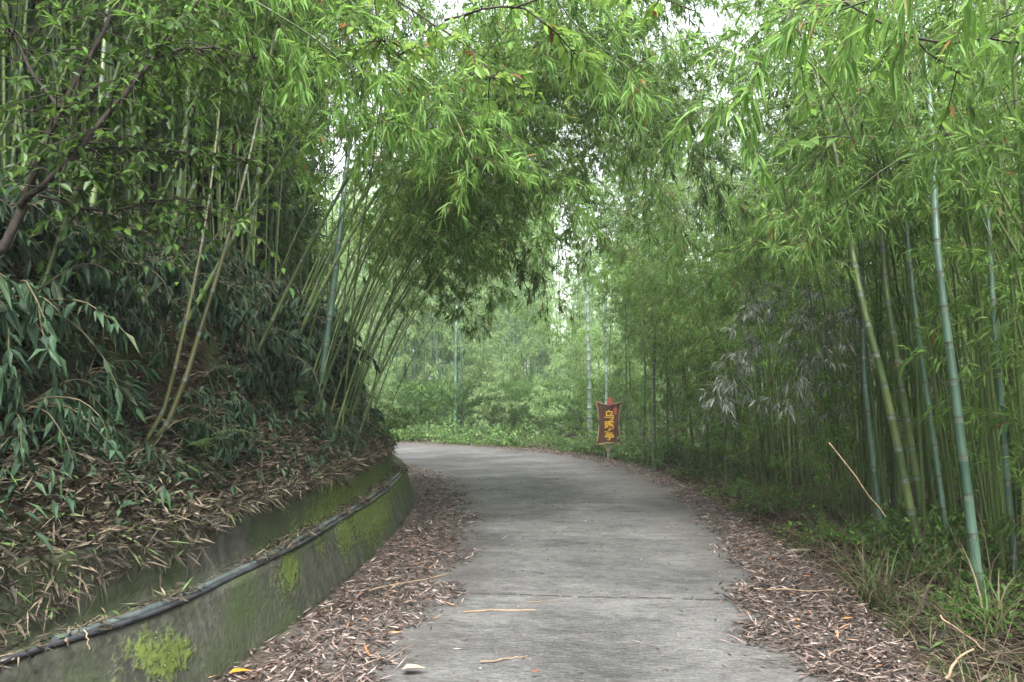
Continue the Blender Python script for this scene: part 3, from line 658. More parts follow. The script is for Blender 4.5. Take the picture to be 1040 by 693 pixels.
# left bank large culms
hero((-2.1, 8.6), [A(334, 330, 8.6), A(346, 230, 8.7), A(358, 120, 9), A(385, -60, 9.8)], .040, 'culm_blue', 'bleaf', 'large blue-green culm growing from the left bank above the wall', hb=.55, nb=3, blen=1.1)
hero((-2.28, 4.9), [A(175, 420, 4.9), A(205, 330, 4.95), A(235, 230, 5.1), A(262, 120, 5.4), A(300, -80, 6)], .017, 'culm_yellow', 'bleaf', 'olive leaning culm on the left bank, the right one of a crossed pair', hb=.62, nb=3, blen=.9)
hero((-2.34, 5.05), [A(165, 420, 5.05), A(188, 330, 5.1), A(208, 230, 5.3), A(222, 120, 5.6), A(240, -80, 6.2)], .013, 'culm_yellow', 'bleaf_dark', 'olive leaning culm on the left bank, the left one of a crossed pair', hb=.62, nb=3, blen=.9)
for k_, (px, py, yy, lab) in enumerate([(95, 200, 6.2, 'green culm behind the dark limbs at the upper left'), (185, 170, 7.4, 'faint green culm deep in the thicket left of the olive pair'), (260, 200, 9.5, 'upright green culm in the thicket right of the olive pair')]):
    q = A(px, py, yy); hero((q[0] - .15, yy), [q, A(px + 12, py - 170, yy + .3), A(px + 30, py - 330, yy + .8)], .028, 'culm_green', 'bleaf_dark', lab, hb=.5, nb=3, blen=1.1)

# ---- arching bamboos whose tips hang in the picture
hero((-2.6, 9.3), [(-1.9, 9.3, 3.6), (-.6, 9.2, 5.3), (1.0, 9.0, 5.5), A(690, 130, 9.0), A(735, 205, 9)], .024, 'culm_green', 'bleaf_dark', 'long bamboo arching right across the road, its dark drooping crown over the middle', hb=.45, nb=3, blen=1.05, lsize=.115, fan=6, droop=.34)
hero((-2.8, 10.2), [(-2.1, 10.2, 3.8), (-.9, 10.1, 5.6), (.6, 9.8, 6.0), A(640, 110, 9.8), A(720, 150, 9.7)], .024, 'culm_green', 'bleaf', 'second long bamboo arching across the road behind the dark drooping crown', hb=.45, nb=3, blen=1.05, lsize=.115, fan=6, droop=.34)
hero((-2.4, 8.4), [(-1.6, 8.4, 3.4), (-.5, 8.4, 4.9), (.8, 8.3, 5.2), A(660, 170, 8.3), A(690, 235, 8.4)], .022, 'culm_green', 'bleaf_fresh', 'arching bamboo whose leafy tip hangs lowest under the dark crown', hb=.5, nb=3, blen=.9, lsize=.115, fan=5, droop=.34)
hero((-2.35, 7.0), [(-1.7, 7.0, 3.0), (-.9, 7.0, 4.3), A(470, 110, 7.0), A(530, 150, 6.9), A(570, 210, 6.9)], .02, 'culm_green', 'bleaf_fresh', 'arching bamboo with a bright leafy tip left of the dark crown', hb=.45, nb=3, blen=.8, lsize=.12, fan=5, style=1, droop=.3)
hero((-2.5, 5.9), [(-1.9, 5.9, 3.0), (-1.2, 5.8, 4.0), A(400, 60, 5.7), A(450, 100, 5.6), A(480, 160, 5.6)], .018, 'culm_green', 'bleaf_fresh', 'near arching bamboo from the left bank with light green leaves overhead', hb=.4, nb=4, blen=.85, fan=6, style=2, lsize=.10, droop=.3)
hero((-2.7, 4.4), [(-2.3, 4.4, 3.0), (-1.7, 4.4, 3.8), A(300, 30, 4.5), A(350, 60, 4.5), A(385, 120, 4.6)], .015, 'culm_green', 'bleaf', 'nearest arching bamboo of the left bank with its tip above the wall', hb=.45, nb=3, blen=.8, fan=6, style=2, lsize=.10, droop=.3)
hero((-3.0, 6.6), [(-2.5, 6.6, 3.6), (-1.6, 6.5, 5.0), (-.2, 6.3, 5.2), A(590, 30, 6.2), A(640, 70, 6.1)], .022, 'culm_green', 'bleaf_fresh', 'light green bamboo reaching over the road at the top of the view', hb=.45, nb=4, blen=1.0, fan=5, style=1, lsize=.13, droop=.3)
hero((-2.2, 9.0), [(-1.75, 9.0, 3.0), A(420, 180, 9.2), A(460, 210, 9.3), A(500, 290, 9.4)], .013, 'culm_green', 'bleaf_fresh', 'thin arching bamboo with a light green tip hanging low before the far grove', hb=.4, nb=4, blen=.8, lsize=.11, fan=6, droop=.3)
hero((-2.3, 10.4), [(-1.9, 10.4, 3.0), A(430, 200, 10.6), A(480, 225, 10.7), A(540, 270, 10.8)], .013, 'culm_green', 'bleaf_fresh', 'thin arching bamboo reaching farthest right beneath the dark crown', hb=.4, nb=4, blen=.8, lsize=.11, fan=6, droop=.3)
hero((-2.0, 10.9), [(-1.7, 10.9, 2.6), A(410, 250, 11), A(440, 265, 11.1), A(475, 325, 11.2)], .012, 'culm_green', 'bleaf_fresh', 'lowest arching bamboo tip, hanging just above the end of the wall', hb=.4, nb=3, blen=.7, lsize=.11, fan=6, droop=.3)
hero((-3.1, 5.2), [(-2.8, 5.2, 3.2), (-2.3, 5.3, 4.6), A(300, -30, 5.8), A(350, 10, 5.9), A(400, 70, 6.0)], .018, 'culm_green', 'bleaf', 'arching bamboo filling the top of the view left of the middle', hb=.4, nb=4, blen=1.0, lsize=.115, fan=6, droop=.3)
hero((-3.6, 7.4), [(-3.2, 7.4, 3.6), (-2.7, 7.4, 5.4), A(290, 10, 7.6), A(330, 60, 7.8), A(350, 130, 7.9)], .018, 'culm_green', 'bleaf', 'arching bamboo whose crown hides the sky above the thin culms', hb=.4, nb=4, blen=1.1, lsize=.115, fan=6, droop=.3)
hero((3.6, 13.5), [(3.6, 13.5, 4), (3.3, 13.5, 6.5), A(730, 40, 13.2), A(690, 40, 13), A(660, 90, 12.8)], .022, 'culm_green', 'bleaf_haze_pale', 'tall pale leafed bamboo bending across the gap of sky above the road', hb=.5, nb=3, blen=1.1, lsize=.13, fan=5, style=1, droop=.35)
hero((3.5, 18), [(3.5, 18, 5), (3.2, 18, 8), A(690, 60, 17.5), A(650, 90, 17.2), A(630, 150, 17)], .026, 'culm_green', 'bleaf_haze_pale', 'farther tall pale bamboo bending left, seen through the gap under the sky', hb=.45, nb=4, blen=1.3, lsize=.15, fan=5, style=1, droop=.35)
hero((-2.7, 11.2), [(-2.2, 11.2, 3.6), A(450, 130, 11.2), A(520, 140, 11.3), A(570, 180, 11.3), A(605, 245, 11.4)], .018, 'culm_green', 'bleaf_fresh', 'feathery bamboo plume sloping down between the dark crown and the far grove', hb=.5, nb=3, blen=1.15, lsize=.115, fan=5, droop=.26)
hero((-2.3, 11.8), [(-2.0, 11.8, 3.0), A(430, 200, 11.9), A(480, 210, 12), A(525, 240, 12), A(560, 300, 12.1)], .014, 'culm_green', 'bleaf_fresh', 'lower feathery bamboo plume hanging under the arch at its left side', hb=.5, nb=3, blen=.9, lsize=.115, fan=5, droop=.26)
hero((3.0, 2.6), [(2.9, 2.8, 2.2), (2.5, 3.3, 3.4), A(830, 20, 4.0), A(775, 50, 4.1), A(745, 100, 4.1)], .014, 'culm_green', 'bleaf', 'near bamboo from the right with a hanging spray of long dark leaves', hb=.62, nb=3, blen=.6, fan=4, style=2, lsize=.13, droop=.45)
hero((3.6, 3.4), [(3.5, 3.6, 2.4), (3.2, 4.2, 3.6), A(960, 40, 4.8), A(890, 80, 4.9), A(840, 150, 5.0)], .015, 'culm_green', 'bleaf', 'arching bamboo in the upper right with leaves falling toward the road', hb=.5, nb=4, blen=.8, fan=5, style=2, lsize=.10, droop=.28)
hero((4.2, 4.6), [(4.1, 4.8, 2.6), (3.8, 5.2, 3.9), A(990, 120, 5.6), A(900, 170, 5.7), A(830, 230, 5.8)], .016, 'culm_green', 'bleaf_fresh', 'bright leafed bamboo bowing leftward at mid height in the right grove', hb=.45, nb=4, blen=.9, fan=5, style=2, lsize=.10, droop=.28)
hero((4.4, 6.8), [(4.3, 6.9, 3.4), (3.9, 7.1, 5.0), A(900, 80, 7.3), A(840, 150, 7.4), A(790, 240, 7.5)], .02, 'culm_green', 'bleaf_fresh', 'bright bamboo bowing toward the road beside the sky gap', hb=.42, nb=4, blen=1.0, fan=5, style=1, lsize=.12, droop=.30)
hero((4.2, 9.5), [(4.1, 9.5, 3.6), (3.8, 9.6, 5.2), A(830, 170, 9.7), A(785, 230, 9.8), A(750, 300, 9.9)], .022, 'culm_green', 'bleaf_fresh', 'yellow-green bamboo drooping behind the spray of long leaves', hb=.4, nb=4, blen=1.1, fan=5, style=1, lsize=.12, droop=.30)
hero((4.0, 11.5), [(3.9, 11.5, 3.2), (3.5, 11.6, 4.6), A(745, 240, 11.8), A(715, 300, 12)], .02, 'culm_green', 'bleaf', 'bamboo leaning toward the sign from the right side at mid distance', hb=.35, nb=4, blen=1.1, fan=5, style=1, lsize=.12, droop=.30)
# faded greyish foliage patch right of the sign
hero((3.9, 9.2), [(3.85, 9.2, 1.6), A(790, 290, 9.3), A(760, 330, 9.3), A(735, 400, 9.3)], .012, 'culm_yellow', 'bleaf_dead', 'bamboo with withered silvery leaves drooping beside the road', hb=.3, nb=4, blen=.7, fan=5, style=1, lsize=.11, droop=.35)
hero((4.3, 8.4), [(4.2, 8.4, 1.7), A(860, 300, 8.4), A(830, 345, 8.4), A(805, 400, 8.4)], .011, 'culm_yellow', 'bleaf_dead', 'second bamboo of withered silvery leaves, nearer the thick culms', hb=.4, nb=3, blen=.6, fan=4, style=1, lsize=.11, droop=.35)

# ------------------------------------------------------------------ broadleaf trees
def tree(name, label, limbs, r0s, leafm, n_twigs, lsize, base, fan=5, style=2, seed=1, spread=.5, tw=(.25, .6)):
    o = np.array(base, float); t = empty(name, tuple(o)); tr = MB(); br = MB(); O = []; T = []
    for li, (pts, r0, r1, leafy) in enumerate(limbs):
        p = resample(np.array(pts, float) - o, .10); p = p + np.cumsum(rng.normal(0, .006, p.shape), 0); 
        (tr if li == 0 else br).tube(p, np.linspace(r0, r1, len(p)), 8 if r0 > .02 else 5)
        if leafy <= 0: continue
        for q in range(leafy):
            k = int(rng.uniform(.15, 1) * (len(p) - 1)); d = unit(rng.normal(0, 1, 3) * [1, 1, .5] + [0, 0, -.05]); Lb = rng.uniform(*tw); s = p[k].copy(); pp = [s.copy()]
            for z in range(5):
                d = unit(d + rng.normal(0, .14, 3) + [0, 0, -.10]); s = s + d * Lb / 5; pp.append(s.copy())
                for e in (-1, 1):
                    O.append(s.copy()); sd = unit(np.cross(d, [0, 0, 1.])) * e; T.append(unit(d * .7 + sd * .8 + rng.normal(0, .2, 3)))
            br.tube(pp, np.linspace(.004, .0012, 6), 4)
    tr.obj('trunk', M['bark'], t, True); br.obj('limbs', M['bark'], t, True)
    if O:
        O = np.array(O); T = np.array(T); fo = MB(); D = unit(T + rng.normal(0, .25, O.shape) + [0, 0, -.28]); LL = lsize * rng.uniform(.6, 1.2, len(O))
        leaves(fo, O, D, rng.normal(0, .35, O.shape) + [0, 0, 1.], LL, LL * .24, .18, style, None, .5); fo.obj('foliage', M[leafm], t)
    return tag(t, label, 'tree')
b0 = (-3.35, 3.7, h1(-3.35, 3.7) - .1)
tree('broadleaf_tree', 'dark limbed broadleaf tree leaning out of the bank at the upper left', [
    ([b0, A(-25, 260, 4.0), A(20, 210, 4.1)], .032, .022, 0),
    ([A(20, 210, 4.1), A(60, 110, 4.15), A(90, 50, 4.2), A(125, -30, 4.3)], .020, .010, 49),
    ([A(20, 210, 4.1), A(45, 185, 4.0), A(75, 155, 4.0), A(110, 110, 4.0), A(150, 60, 4.1), A(205, -20, 4.2)], .018, .007, 64),
    ([A(60, 110, 4.15), A(30, 60, 4.2), A(5, 10, 4.3)], .012, .006, 30),
    ([A(75, 155, 4.0), A(130, 146, 4.2), A(190, 150, 4.5), A(260, 160, 4.8)], .010, .004, 49),
    ([A(40, 200, 4.0), A(110, 215, 4.2), A(180, 205, 4.4), A(250, 240, 4.6)], .008, .003, 45),
    ([A(150, 60, 4.1), A(220, 50, 4.5), A(300, 70, 5.0)], .009, .003, 49)],
    None, 'broad', 30, .062, b0)
b1 = (-2.75, 2.6, h1(-2.75, 2.6) - .1)
tree('broadleaf_tree', 'slender tree overhead with bright heart-shaped leaves at the top centre', [
    ([b1, (-2.9, 2.7, 2.6), (-2.5, 3.0, 3.6), (-1.7, 3.5, 4.1)], .03, .018, 0),
    ([(-1.7, 3.5, 4.1), A(380, -20, 4.4), A(450, 20, 4.3), A(490, 45, 4.2), A(510, 85, 4.2)], .012, .003, 18),
    ([A(450, 20, 4.3), A(520, 10, 4.2), A(570, 40, 4.2), A(580, 70, 4.2)], .008, .003, 12),
    ([A(520, 10, 4.2), A(600, -10, 4.1), A(680, 5, 4.1), A(712, 18, 4.1)], .006, .003, 10),
    ([A(380, -20, 4.4), A(390, 40, 4.5), A(420, 70, 4.6)], .006, .003, 14)],
    None, 'broad_fresh', 20, .075, b1, tw=(.12, .3))
b2 = (3.55, 2.9, h1(3.55, 2.9) - .1)
tree('bare_tree', 'thin dark crooked branches reaching in at the upper right corner', [
    ([b2, (3.5, 3.1, 1.8), (3.3, 3.5, 2.9), A(1080, 55, 4.2)], .02, .012, 0),
    ([A(1080, 55, 4.2), A(1040, 45, 4.2), A(1005, 37, 4.2), A(960, 42, 4.2), A(915, 35, 4.2), A(885, 18, 4.2), A(845, -5, 4.2)], .009, .006, 4),
    ([A(885, 18, 4.2), A(872, 30, 4.2), A(868, 46, 4.2)], .004, .002, 1),
    ([A(930, 40, 4.2), A(955, 60, 4.25), A(985, 80, 4.3)], .005, .003, 2),
    ([A(845, -5, 4.2), A(810, 0, 4.2), A(800, 30, 4.2), A(822, 60, 4.2), A(845, 95, 4.2), A(858, 125, 4.2), A(868, 148, 4.2)], .006, .003, 2)],
    None, 'bleaf', 4, .09, b2)

# ------------------------------------------------------------------ shrubs, ferns, grass tufts
def shrub_proto(name, nst, hgt, lsize, lw, mm, style=1, spread=.6, droop=.3, per=10, updir=.9):
    t = empty(name); st = MB(); O = []; T = []
    for s in range(nst):
        az = rng.uniform(0, 6.28); d = unit(np.array([math.cos(az) * spread, math.sin(az) * spread, updir])); p = np.array([rng.normal(0, .04), rng.normal(0, .04), 0.]); pp = [p.copy()]; Lb = hgt * rng.uniform(.5, 1.1)
        for z in range(per):
            d = unit(d + rng.normal(0, .12, 3) + [0, 0, -.07 * droop * 4]); p = p + d * Lb / per; pp.append(p.copy())
            if z > 1:
                for e in range(2): O.append(p.copy()); T.append(unit(d * .4 + rng.normal(0, .7, 3)))
        st.tube(pp, np.linspace(.006, .0015, len(pp)), 4)
    st.obj('stems', M['stem'], t); O = np.array(O); T = np.array(T); idx = np.repeat(np.arange(len(O)), 2); fo = MB()
    D = unit(T[idx] + rng.normal(0, .4, (len(idx), 3)) + [0, 0, -droop]); LL = lsize * rng.uniform(.5, 1.2, len(idx))
    leaves(fo, O[idx], D, rng.normal(0, .4, D.shape) + [0, 0, 1], LL, LL * lw, droop * .8, style, None, .45); fo.obj('foliage', M[mm], t); return t
def fern_proto():
    t = empty('fern'); fo = MB(); st = MB()
    for s in range(9):
        az = s * .7 + rng.normal(0, .3); d = unit(np.array([math.cos(az), math.sin(az), 1.1])); p = np.zeros(3); pp = [p.copy()]; Lb = rng.uniform(.35, .6); P = []; D = []; LL = []
        for z in range(18):
            d = unit(d + [0, 0, -.09]); p = p + d * Lb / 18; pp.append(p.copy()); sd = unit(np.cross(d, [0, 0, 1.]))
            if z > 2:
                for e in (-1, 1): P.append(p.copy()); D.append(unit(sd * e + d * .35)); LL.append(.11 * math.sin(min(1, (z + 1) / 7) * 1.57) * (1 - .75 * max(0, z - 6) / 12))
        st.tube(pp, .002, 3); leaves(fo, np.array(P), np.array(D), np.tile([0, 0, 1.], (len(P), 1)), np.array(LL), np.array(LL) * .13, .15, 1)
    st.obj('stems', M['stem'], t); fo.obj('fronds', M['fern'], t); return t
def blades(mb, origins, n, Lr, w, lean=.5, rseed=None):
    for o in origins:
        for q in range(n):
            az = rng.uniform(0, 6.28); th = rng.uniform(.05, lean); Lb = rng.uniform(*Lr); seg = 6; p = np.array(o) + np.array([rng.normal(0, .03), rng.normal(0, .03), 0]); h = np.array([math.cos(az), math.sin(az), 0]); sd = np.array([-h[1], h[0], 0]); V = []
            bend = rng.uniform(.12, .38)
            for z in range(seg + 1):
                ww = w * (1 - (z / seg) ** 2) + .0004; V += [p - sd * ww, p + sd * ww]; p = p + (h * math.sin(th) + np.array([0, 0, math.cos(th)])) * Lb / seg; th += bend
            mb.add(V, [[2 * z, 2 * z + 1, 2 * z + 3, 2 * z + 2] for z in range(seg)], rng.random())
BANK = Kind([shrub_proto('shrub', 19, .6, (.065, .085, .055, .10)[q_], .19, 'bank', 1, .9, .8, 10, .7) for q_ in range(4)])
k = 0
for _ in range(285):
    y = rng.uniform(2.6, 13.5); s = .68 + 1.8 * rng.random() ** 1.1; kk = np.abs(WP[:, 1] - y).argmin(); x = WP[kk, 0] - s
    if s < .8 and rng.random() < .5: continue
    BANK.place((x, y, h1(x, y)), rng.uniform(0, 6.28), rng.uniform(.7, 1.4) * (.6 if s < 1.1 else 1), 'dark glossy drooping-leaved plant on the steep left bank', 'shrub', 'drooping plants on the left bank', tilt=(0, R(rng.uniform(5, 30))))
for _ in range(14):
    y = rng.uniform(3.7, 5.6); kk = np.abs(WP[:, 1] - y).argmin(); x = WP[kk, 0] - rng.uniform(.75, 1.6)
    BANK.place((x, y, h1(x, y)), rng.uniform(0, 6.28), rng.uniform(.7, 1.1), 'dark glossy drooping-leaved plant on the steep left bank', 'shrub', 'drooping plants on the left bank', tilt=(0, R(rng.uniform(5, 30))))
BANK.finish()
# large near leaves at the left edge
for (px, py, yy, lab) in [(2, 250, 3.6, 'big bluish green drooping leaves at the extreme left edge')]:
    q = A(px, py, yy); gz = h1(q[0] - .35, yy); t = shrub_proto('shrub', 9, .5, .10, .16, 'bank', 2, .8, .9, 8, .6); t.location = (q[0] - .25, yy, min(q[2], max(gz, q[2] - .35))); tag(t, lab, 'shrub')
FERN = Kind([fern_proto() for _ in range(2)])
for (px, py, yy) in [(318, 430, 8.4), (300, 400, 8.0), (95, 590, 3.7), (210, 470, 5.3), (350, 440, 9.5)]:
    q = A(px, py, yy); lab = {318: 'pale fern at the foot of the large blue-green culm', 300: 'fern just above left of the large blue-green culm', 95: 'small fern on the litter above the nearest wall stretch', 210: 'fern right of the base of the olive culm pair', 350: 'farthest fern on the left bank, near the end of the wall'}[px]
    FERN.place((q[0] - .1, yy, h1(q[0] - .1, yy)), rng.uniform(0, 6), rng.uniform(.6, .9), lab, 'fern', 'ferns on the left bank', tilt=(0, .3))
FERN.finish()
BUSH = Kind([shrub_proto('shrub', 22, .9, .085, .25, 'shrub', 1, .8, .25, 12) for _ in range(4)])
# bush at the end of the wall
for (px, yy, s_, lab) in [(398, 12.6, 1.0, 'bright green bush at the far end of the wall'), (385, 13.0, 1.1, 'taller bush behind the wall end, below the arching stems'), (410, 14.6, .8, 'small bush peeping out past the wall end')]:
    x = (px - 520) / F * yy; kk = np.abs(WP[:, 1] - yy).argmin(); x = min(x, WP[kk, 0] - .5); BUSH.place((x, yy, h1(x, yy)), rng.uniform(0, 6), s_, lab, 'shrub', v=None)
for _ in range(60):
    s0 = rng.uniform(14, 40); q = RP[min(len(RP) - 1, int((s0 + 4) / .1))]; tt = unit(RP[min(len(RP) - 1, int((s0 + 4) / .1) )] - RP[min(len(RP) - 2, int((s0 + 4) / .1) - 3)]); nn = np.array([tt[1], -tt[0]])
    p_ = q + nn * rng.uniform(.45, 3.2)
    if abs(p_[0] - 2.1) < .8 and p_[1] < 19.5: continue
    BUSH.place((p_[0], p_[1], h1(*p_)), rng.uniform(0, 6), rng.uniform(.6, 1.35), 'light green bush along the outer side of the bend', 'shrub', 'bushes round the outside of the bend')
for _ in range(30):
    y = rng.uniform(6.5, 16); x = right_pt(y, rng.uniform(.45, 1.8)); BUSH.place((x, y, h1(x, y)), rng.uniform(0, 6), rng.uniform(.4, .85), 'low green bush on the verge right of the road', 'shrub', 'low bushes on the right verge', mats={'foliage': 'broad'})
BUSH.finish()
def tuft(px, yy, n, Lr, lab, w=.005):
    x = (px - 520) / F * yy; mb = MB(); blades(mb, [(0, 0, 0)], n, Lr, w, .6); o = mb.obj('grass_tuft', M['grass']); o.location = (x, yy, h1(x, yy)); tag(o, lab, 'grass')
tuft(884, 5.9, 60, (.45, .85), 'large tuft of long arching grass blades on the right verge', .006)
tuft(1000, 5.1, 30, (.4, .8), 'grass tuft at the foot of the thickest blue-green culm')
tuft(772, 10.4, 26, (.3, .6), 'dry grass tuft on the verge where the leaf band narrows')
# undergrowth stuff
mb = MB(); P2, d = along(RP, 1500, 3.2, -1, 2.5, 26); P2 = P2[d > .12]; blades(mb, np.column_stack([P2, height(P2[:, 0], P2[:, 1])]), 3, (.12, .38), .003, .7)
tag(mb.obj('grass', M['grass']), 'thin grass among the leaves on the right verge', 'grass', kind='stuff')
mb = MB(); P2, d = along(RP, 9000, 3.5, -1, 2.5, 28, True); P2 = P2[d > .15]; pz = height(P2[:, 0], P2[:, 1]); kq = vnoise(P2[:, 0] * 1.3, P2[:, 1] * 1.3) + .02 * P2[:, 1] > .84; P2 = P2[kq]; pz = pz[kq]
idx = np.repeat(np.arange(len(P2)), 5); D = rng.normal(0, 1, (len(idx), 3)) * [1, 1, .35] + [0, 0, .3]; LL = rng.uniform(.03, .08, len(idx))
leaves(mb, np.column_stack([P2, pz])[idx] + np.column_stack([rng.normal(0, .04, (len(idx), 2)), rng.random(len(idx)) * .18]), D, rng.normal(0, .4, D.shape) + [0, 0, 1], LL, LL * .25, .2, 1, None, .45)
tag(mb.obj('undergrowth', M['broad']), 'low leafy ground cover between the road and the right grove', 'undergrowth', kind='stuff')
mb = MB(); P2, d = along(WP, 2600, 1.6, 1, 2.0, 14); P2 = P2[d > .42]; pz = height(P2[:, 0], P2[:, 1]); idx = np.repeat(np.arange(len(P2)), 3); D = rng.normal(0, 1, (len(idx), 3)) + [.4, 0, -.3]; LL = rng.uniform(.05, .13, len(idx))
leaves(mb, np.column_stack([P2, pz + .05])[idx] + rng.normal(0, .05, (len(idx), 3)), D, rng.normal(0, .4, D.shape) + [0, 0, 1], LL, LL * .15, .4, 1, None, .45)
tag(mb.obj('undergrowth', M['bank']), 'scattered small green leaves on the litter of the left bank', 'undergrowth', kind='stuff')
# dead twigs tangle right verge
mb = MB()
for _ in range(1500):
    y = rng.uniform(3.8, 14); x = right_pt(y, rng.uniform(.2, 2.4)); z = h1(x, y); az = rng.uniform(0, 6.28); el = rng.normal(.35, .4); Lb = rng.uniform(.2, .9); d = np.array([math.cos(az) * math.cos(el), math.sin(az) * math.cos(el), math.sin(el)]); p = np.array([x, y, z + .03]); pp = [p]
    for q in range(4): d = unit(d + rng.normal(0, .16, 3)); pp.append(pp[-1] + d * Lb / 4)
    mb.tube(pp, np.linspace(.0035, .001, 5), 3)
tag(mb.obj('dead_twigs', M['twig_dead']), 'tangle of dead brown twigs under the right grove', 'twigs', kind='stuff')
# the rest of the grove, past the 300 nearest: one mass
def stems(label, regions, n, top, cm):
    c_ = MB()
    for (xa, xb, ya, yb) in regions:
        xs = rng.uniform(xa, xb, n); ys = rng.uniform(ya, yb, n); zs = height(xs, ys)
        for x, y, z in zip(xs, ys, zs):
            lx, ly = rng.normal(-.5, .5), rng.normal(0, .5); H = rng.uniform(.6, 1) * top; c_.tube([(x, y, z - .1), (x + lx * .25, y + ly * .2, z + H * .5), (x + lx, y + ly, z + H)], [rng.uniform(.008, .026), .014, .004], 5, rng.random())
    tag(c_.obj('bamboo_thicket', M[cm], smooth=True), label, 'thicket', kind='stuff')
stems('crowd of thin bare bamboo stems between the larger culms right of the road', [(3.9, 8, 5.2, 11), (3.8, 9, 11, 20)], 260, 6, 'culm_green')
stems('crowd of thin bare bamboo stems in the thicket on the left bank', [(-7, -4, 6, 14)], 150, 6, 'culm_green')
def thicket(label, regions, ncul, nleaf, lm, cm, ls=(.12, .22)):
    c_ = MB(); f_ = MB()
    for (xa, xb, ya, yb, top) in regions:
        n1_ = int(ncul / len(regions)); n2_ = int(nleaf / len(regions))
        xs = rng.uniform(xa, xb, n1_); ys = rng.uniform(ya, yb, n1_); zs = height(xs, ys)
        for x, y, z in zip(xs, ys, zs):
            if -2.2 < -sdist([(x, y)], RP)[0] < 4 and x > 0: continue
            lx, ly = rng.normal(0, .5, 2); H = rng.uniform(.7, 1) * top; c_.tube([(x, y, z - .1), (x + lx * .2, y + ly * .2, z + H * .5), (x + lx, y + ly, z + H)], [rng.uniform(.012, .04), .02, .006], 5, rng.random())
        x = rng.uniform(xa, xb, n2_ * 3); y = rng.uniform(ya, yb, n2_ * 3); t_ = rng.random(n2_ * 3) ** .75 * top
        k = fbm(x * .6 + t_ * .5, y * .6 + t_ * .9) * 1.0 + .1 * (t_ / top) > .46; x, y, t_ = x[k][:n2_], y[k][:n2_], t_[k][:n2_]
        O = np.column_stack([x, y, height(x, y) + t_]); idx = np.repeat(np.arange(len(x)), 4); T = rng.normal(0, 1, (len(x), 3)) * [1, 1, .4]
        D = unit(T)[idx] + rng.normal(0, .5, (len(idx), 3)) + [0, 0, -.4]; LL = rng.uniform(*ls, len(idx))
        leaves(f_, O[idx] + rng.normal(0, .05, (len(idx), 3)), D, rng.normal(0, .5, D.shape) + [0, 0, 1], LL, LL * .08, .25, 0)
    o = c_.obj('bamboo_thicket', M[cm]); f_.obj('foliage', M[lm], o); tag(o, label, 'thicket', kind='stuff')
thicket('deep mass of bamboo filling the right grove behind the nearer stems', [(7, 22, 2, 14, 9), (6, 24, 13, 30, 9), (5, 26, 28, 44, 10)], 500, 60000, 'bleaf', 'culm_green')
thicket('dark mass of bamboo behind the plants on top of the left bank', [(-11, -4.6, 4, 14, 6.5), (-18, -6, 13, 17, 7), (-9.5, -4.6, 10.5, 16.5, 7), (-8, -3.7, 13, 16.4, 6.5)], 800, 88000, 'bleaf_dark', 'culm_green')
stems('many thin bluish stems standing beyond the outer edge of the bend', [(-10, 4, 27.5, 37)], 120, 8, 'culm_blue')
thicket('leafy pale bamboo mass closing the far side of the bend', [(-16, 2, 33, 46, 11)], 120, 34000, 'bleaf_haze_pale', 'culm_blue', (.2, .36))
thicket('low leafy growth under the bamboos beyond the bend', [(-14, 5, 27.5, 36, 2.0)], 10, 26000, 'shrub', 'culm_green', (.12, .24))
thicket('unseen bamboo grove added behind the viewpoint to shade the near road', [(-12, -4.4, -14, 3.4, 7.5), (4.6, 12, -14, 1.6, 7.5)], 240, 40000, 'bleaf', 'culm_green')  # out of view, added to hold back sky light and darken the foreground
# far woodland mass
mb = MB(); n = 420
for _ in range(n):
    y = rng.uniform(47, 80); x = rng.uniform(-1, 1) * y * .8; z0 = h1(x, y); H = rng.uniform(7, 11); mb.tube([(x, y, z0), (x + rng.normal(0, .4), y, z0 + H)], [.05, .02], 4)
culms = mb; ml_ = MB(); n = 60000; y = rng.uniform(46, 85, n); x = rng.uniform(-1, 1, n) * y * .8; cx = fbm(x * .35, y * .35); zt = 3.5 + 9 * cx; z = height(x, y) + zt * rng.random(n) ** .8
D = rng.normal(0, 1, (n, 3)) + [0, 0, -.4]; LL = rng.uniform(.3, .6, n); leaves(ml_, np.column_stack([x, y, z]), D, rng.normal(0, 1, D.shape) + [0, 0, .8], LL, LL * .16, .2, 0)
far = culms.obj('woods', M['culm_blue']); fl = ml_.obj('foliage', M['bleaf_haze_pale'], far)
tag(far, 'distant pale bamboo wood closing the view beyond the bend', 'woods', kind='stuff')

# ------------------------------------------------------------------ sticks and single leaves
def stick(p0, p1, r, label, m='dry_stick', wob=.012, cat='stick', name='fallen_stick'):
    p0 = np.array(p0, float); p1 = np.array(p1, float); k = 9; pp = p0 + (p1 - p0) * np.linspace(0, 1, k)[:, None]; w_ = np.cumsum(rng.normal(0, wob, (k, 3)), 0); w_[:, 2] *= .3; w_ -= w_[0]
    mb = MB(); mb.tube(pp + w_ - p0, np.linspace(r, r * .6, k), 6, .5, 0, True); o = mb.obj(name, M[m], smooth=True); o.location = tuple(p0); return tag(o, label, cat)
def G0(px, py, z=.012):
    lo, hi = .5, 60
    for _ in range(50):
        mid_ = (lo + hi) / 2
        if A(px, py, mid_)[2] > z: lo = mid_
        else: hi = mid_
    return A(px, py, lo)
stick(G0(470, 622), G0(548, 618), .008, 'longest dry stick lying crosswise on the road below the joint')
stick(G0(535, 612), G0(570, 608), .004, 'short thin stick on the road just above the longest one')
stick(G0(488, 672), G0(535, 661), .005, 'thin twig on the near part of the road')
stick(G0(440, 628), G0(463, 620), .006, 'short stick at the inner edge of the left leaf band')
stick(G0(300, 575, .03), G0(340, 553, .06), .007, 'stick lying on the left leaf band near the wall base')
stick(G0(375, 600, .02), G0(450, 583, .03), .006, 'long stick across the left leaf band')
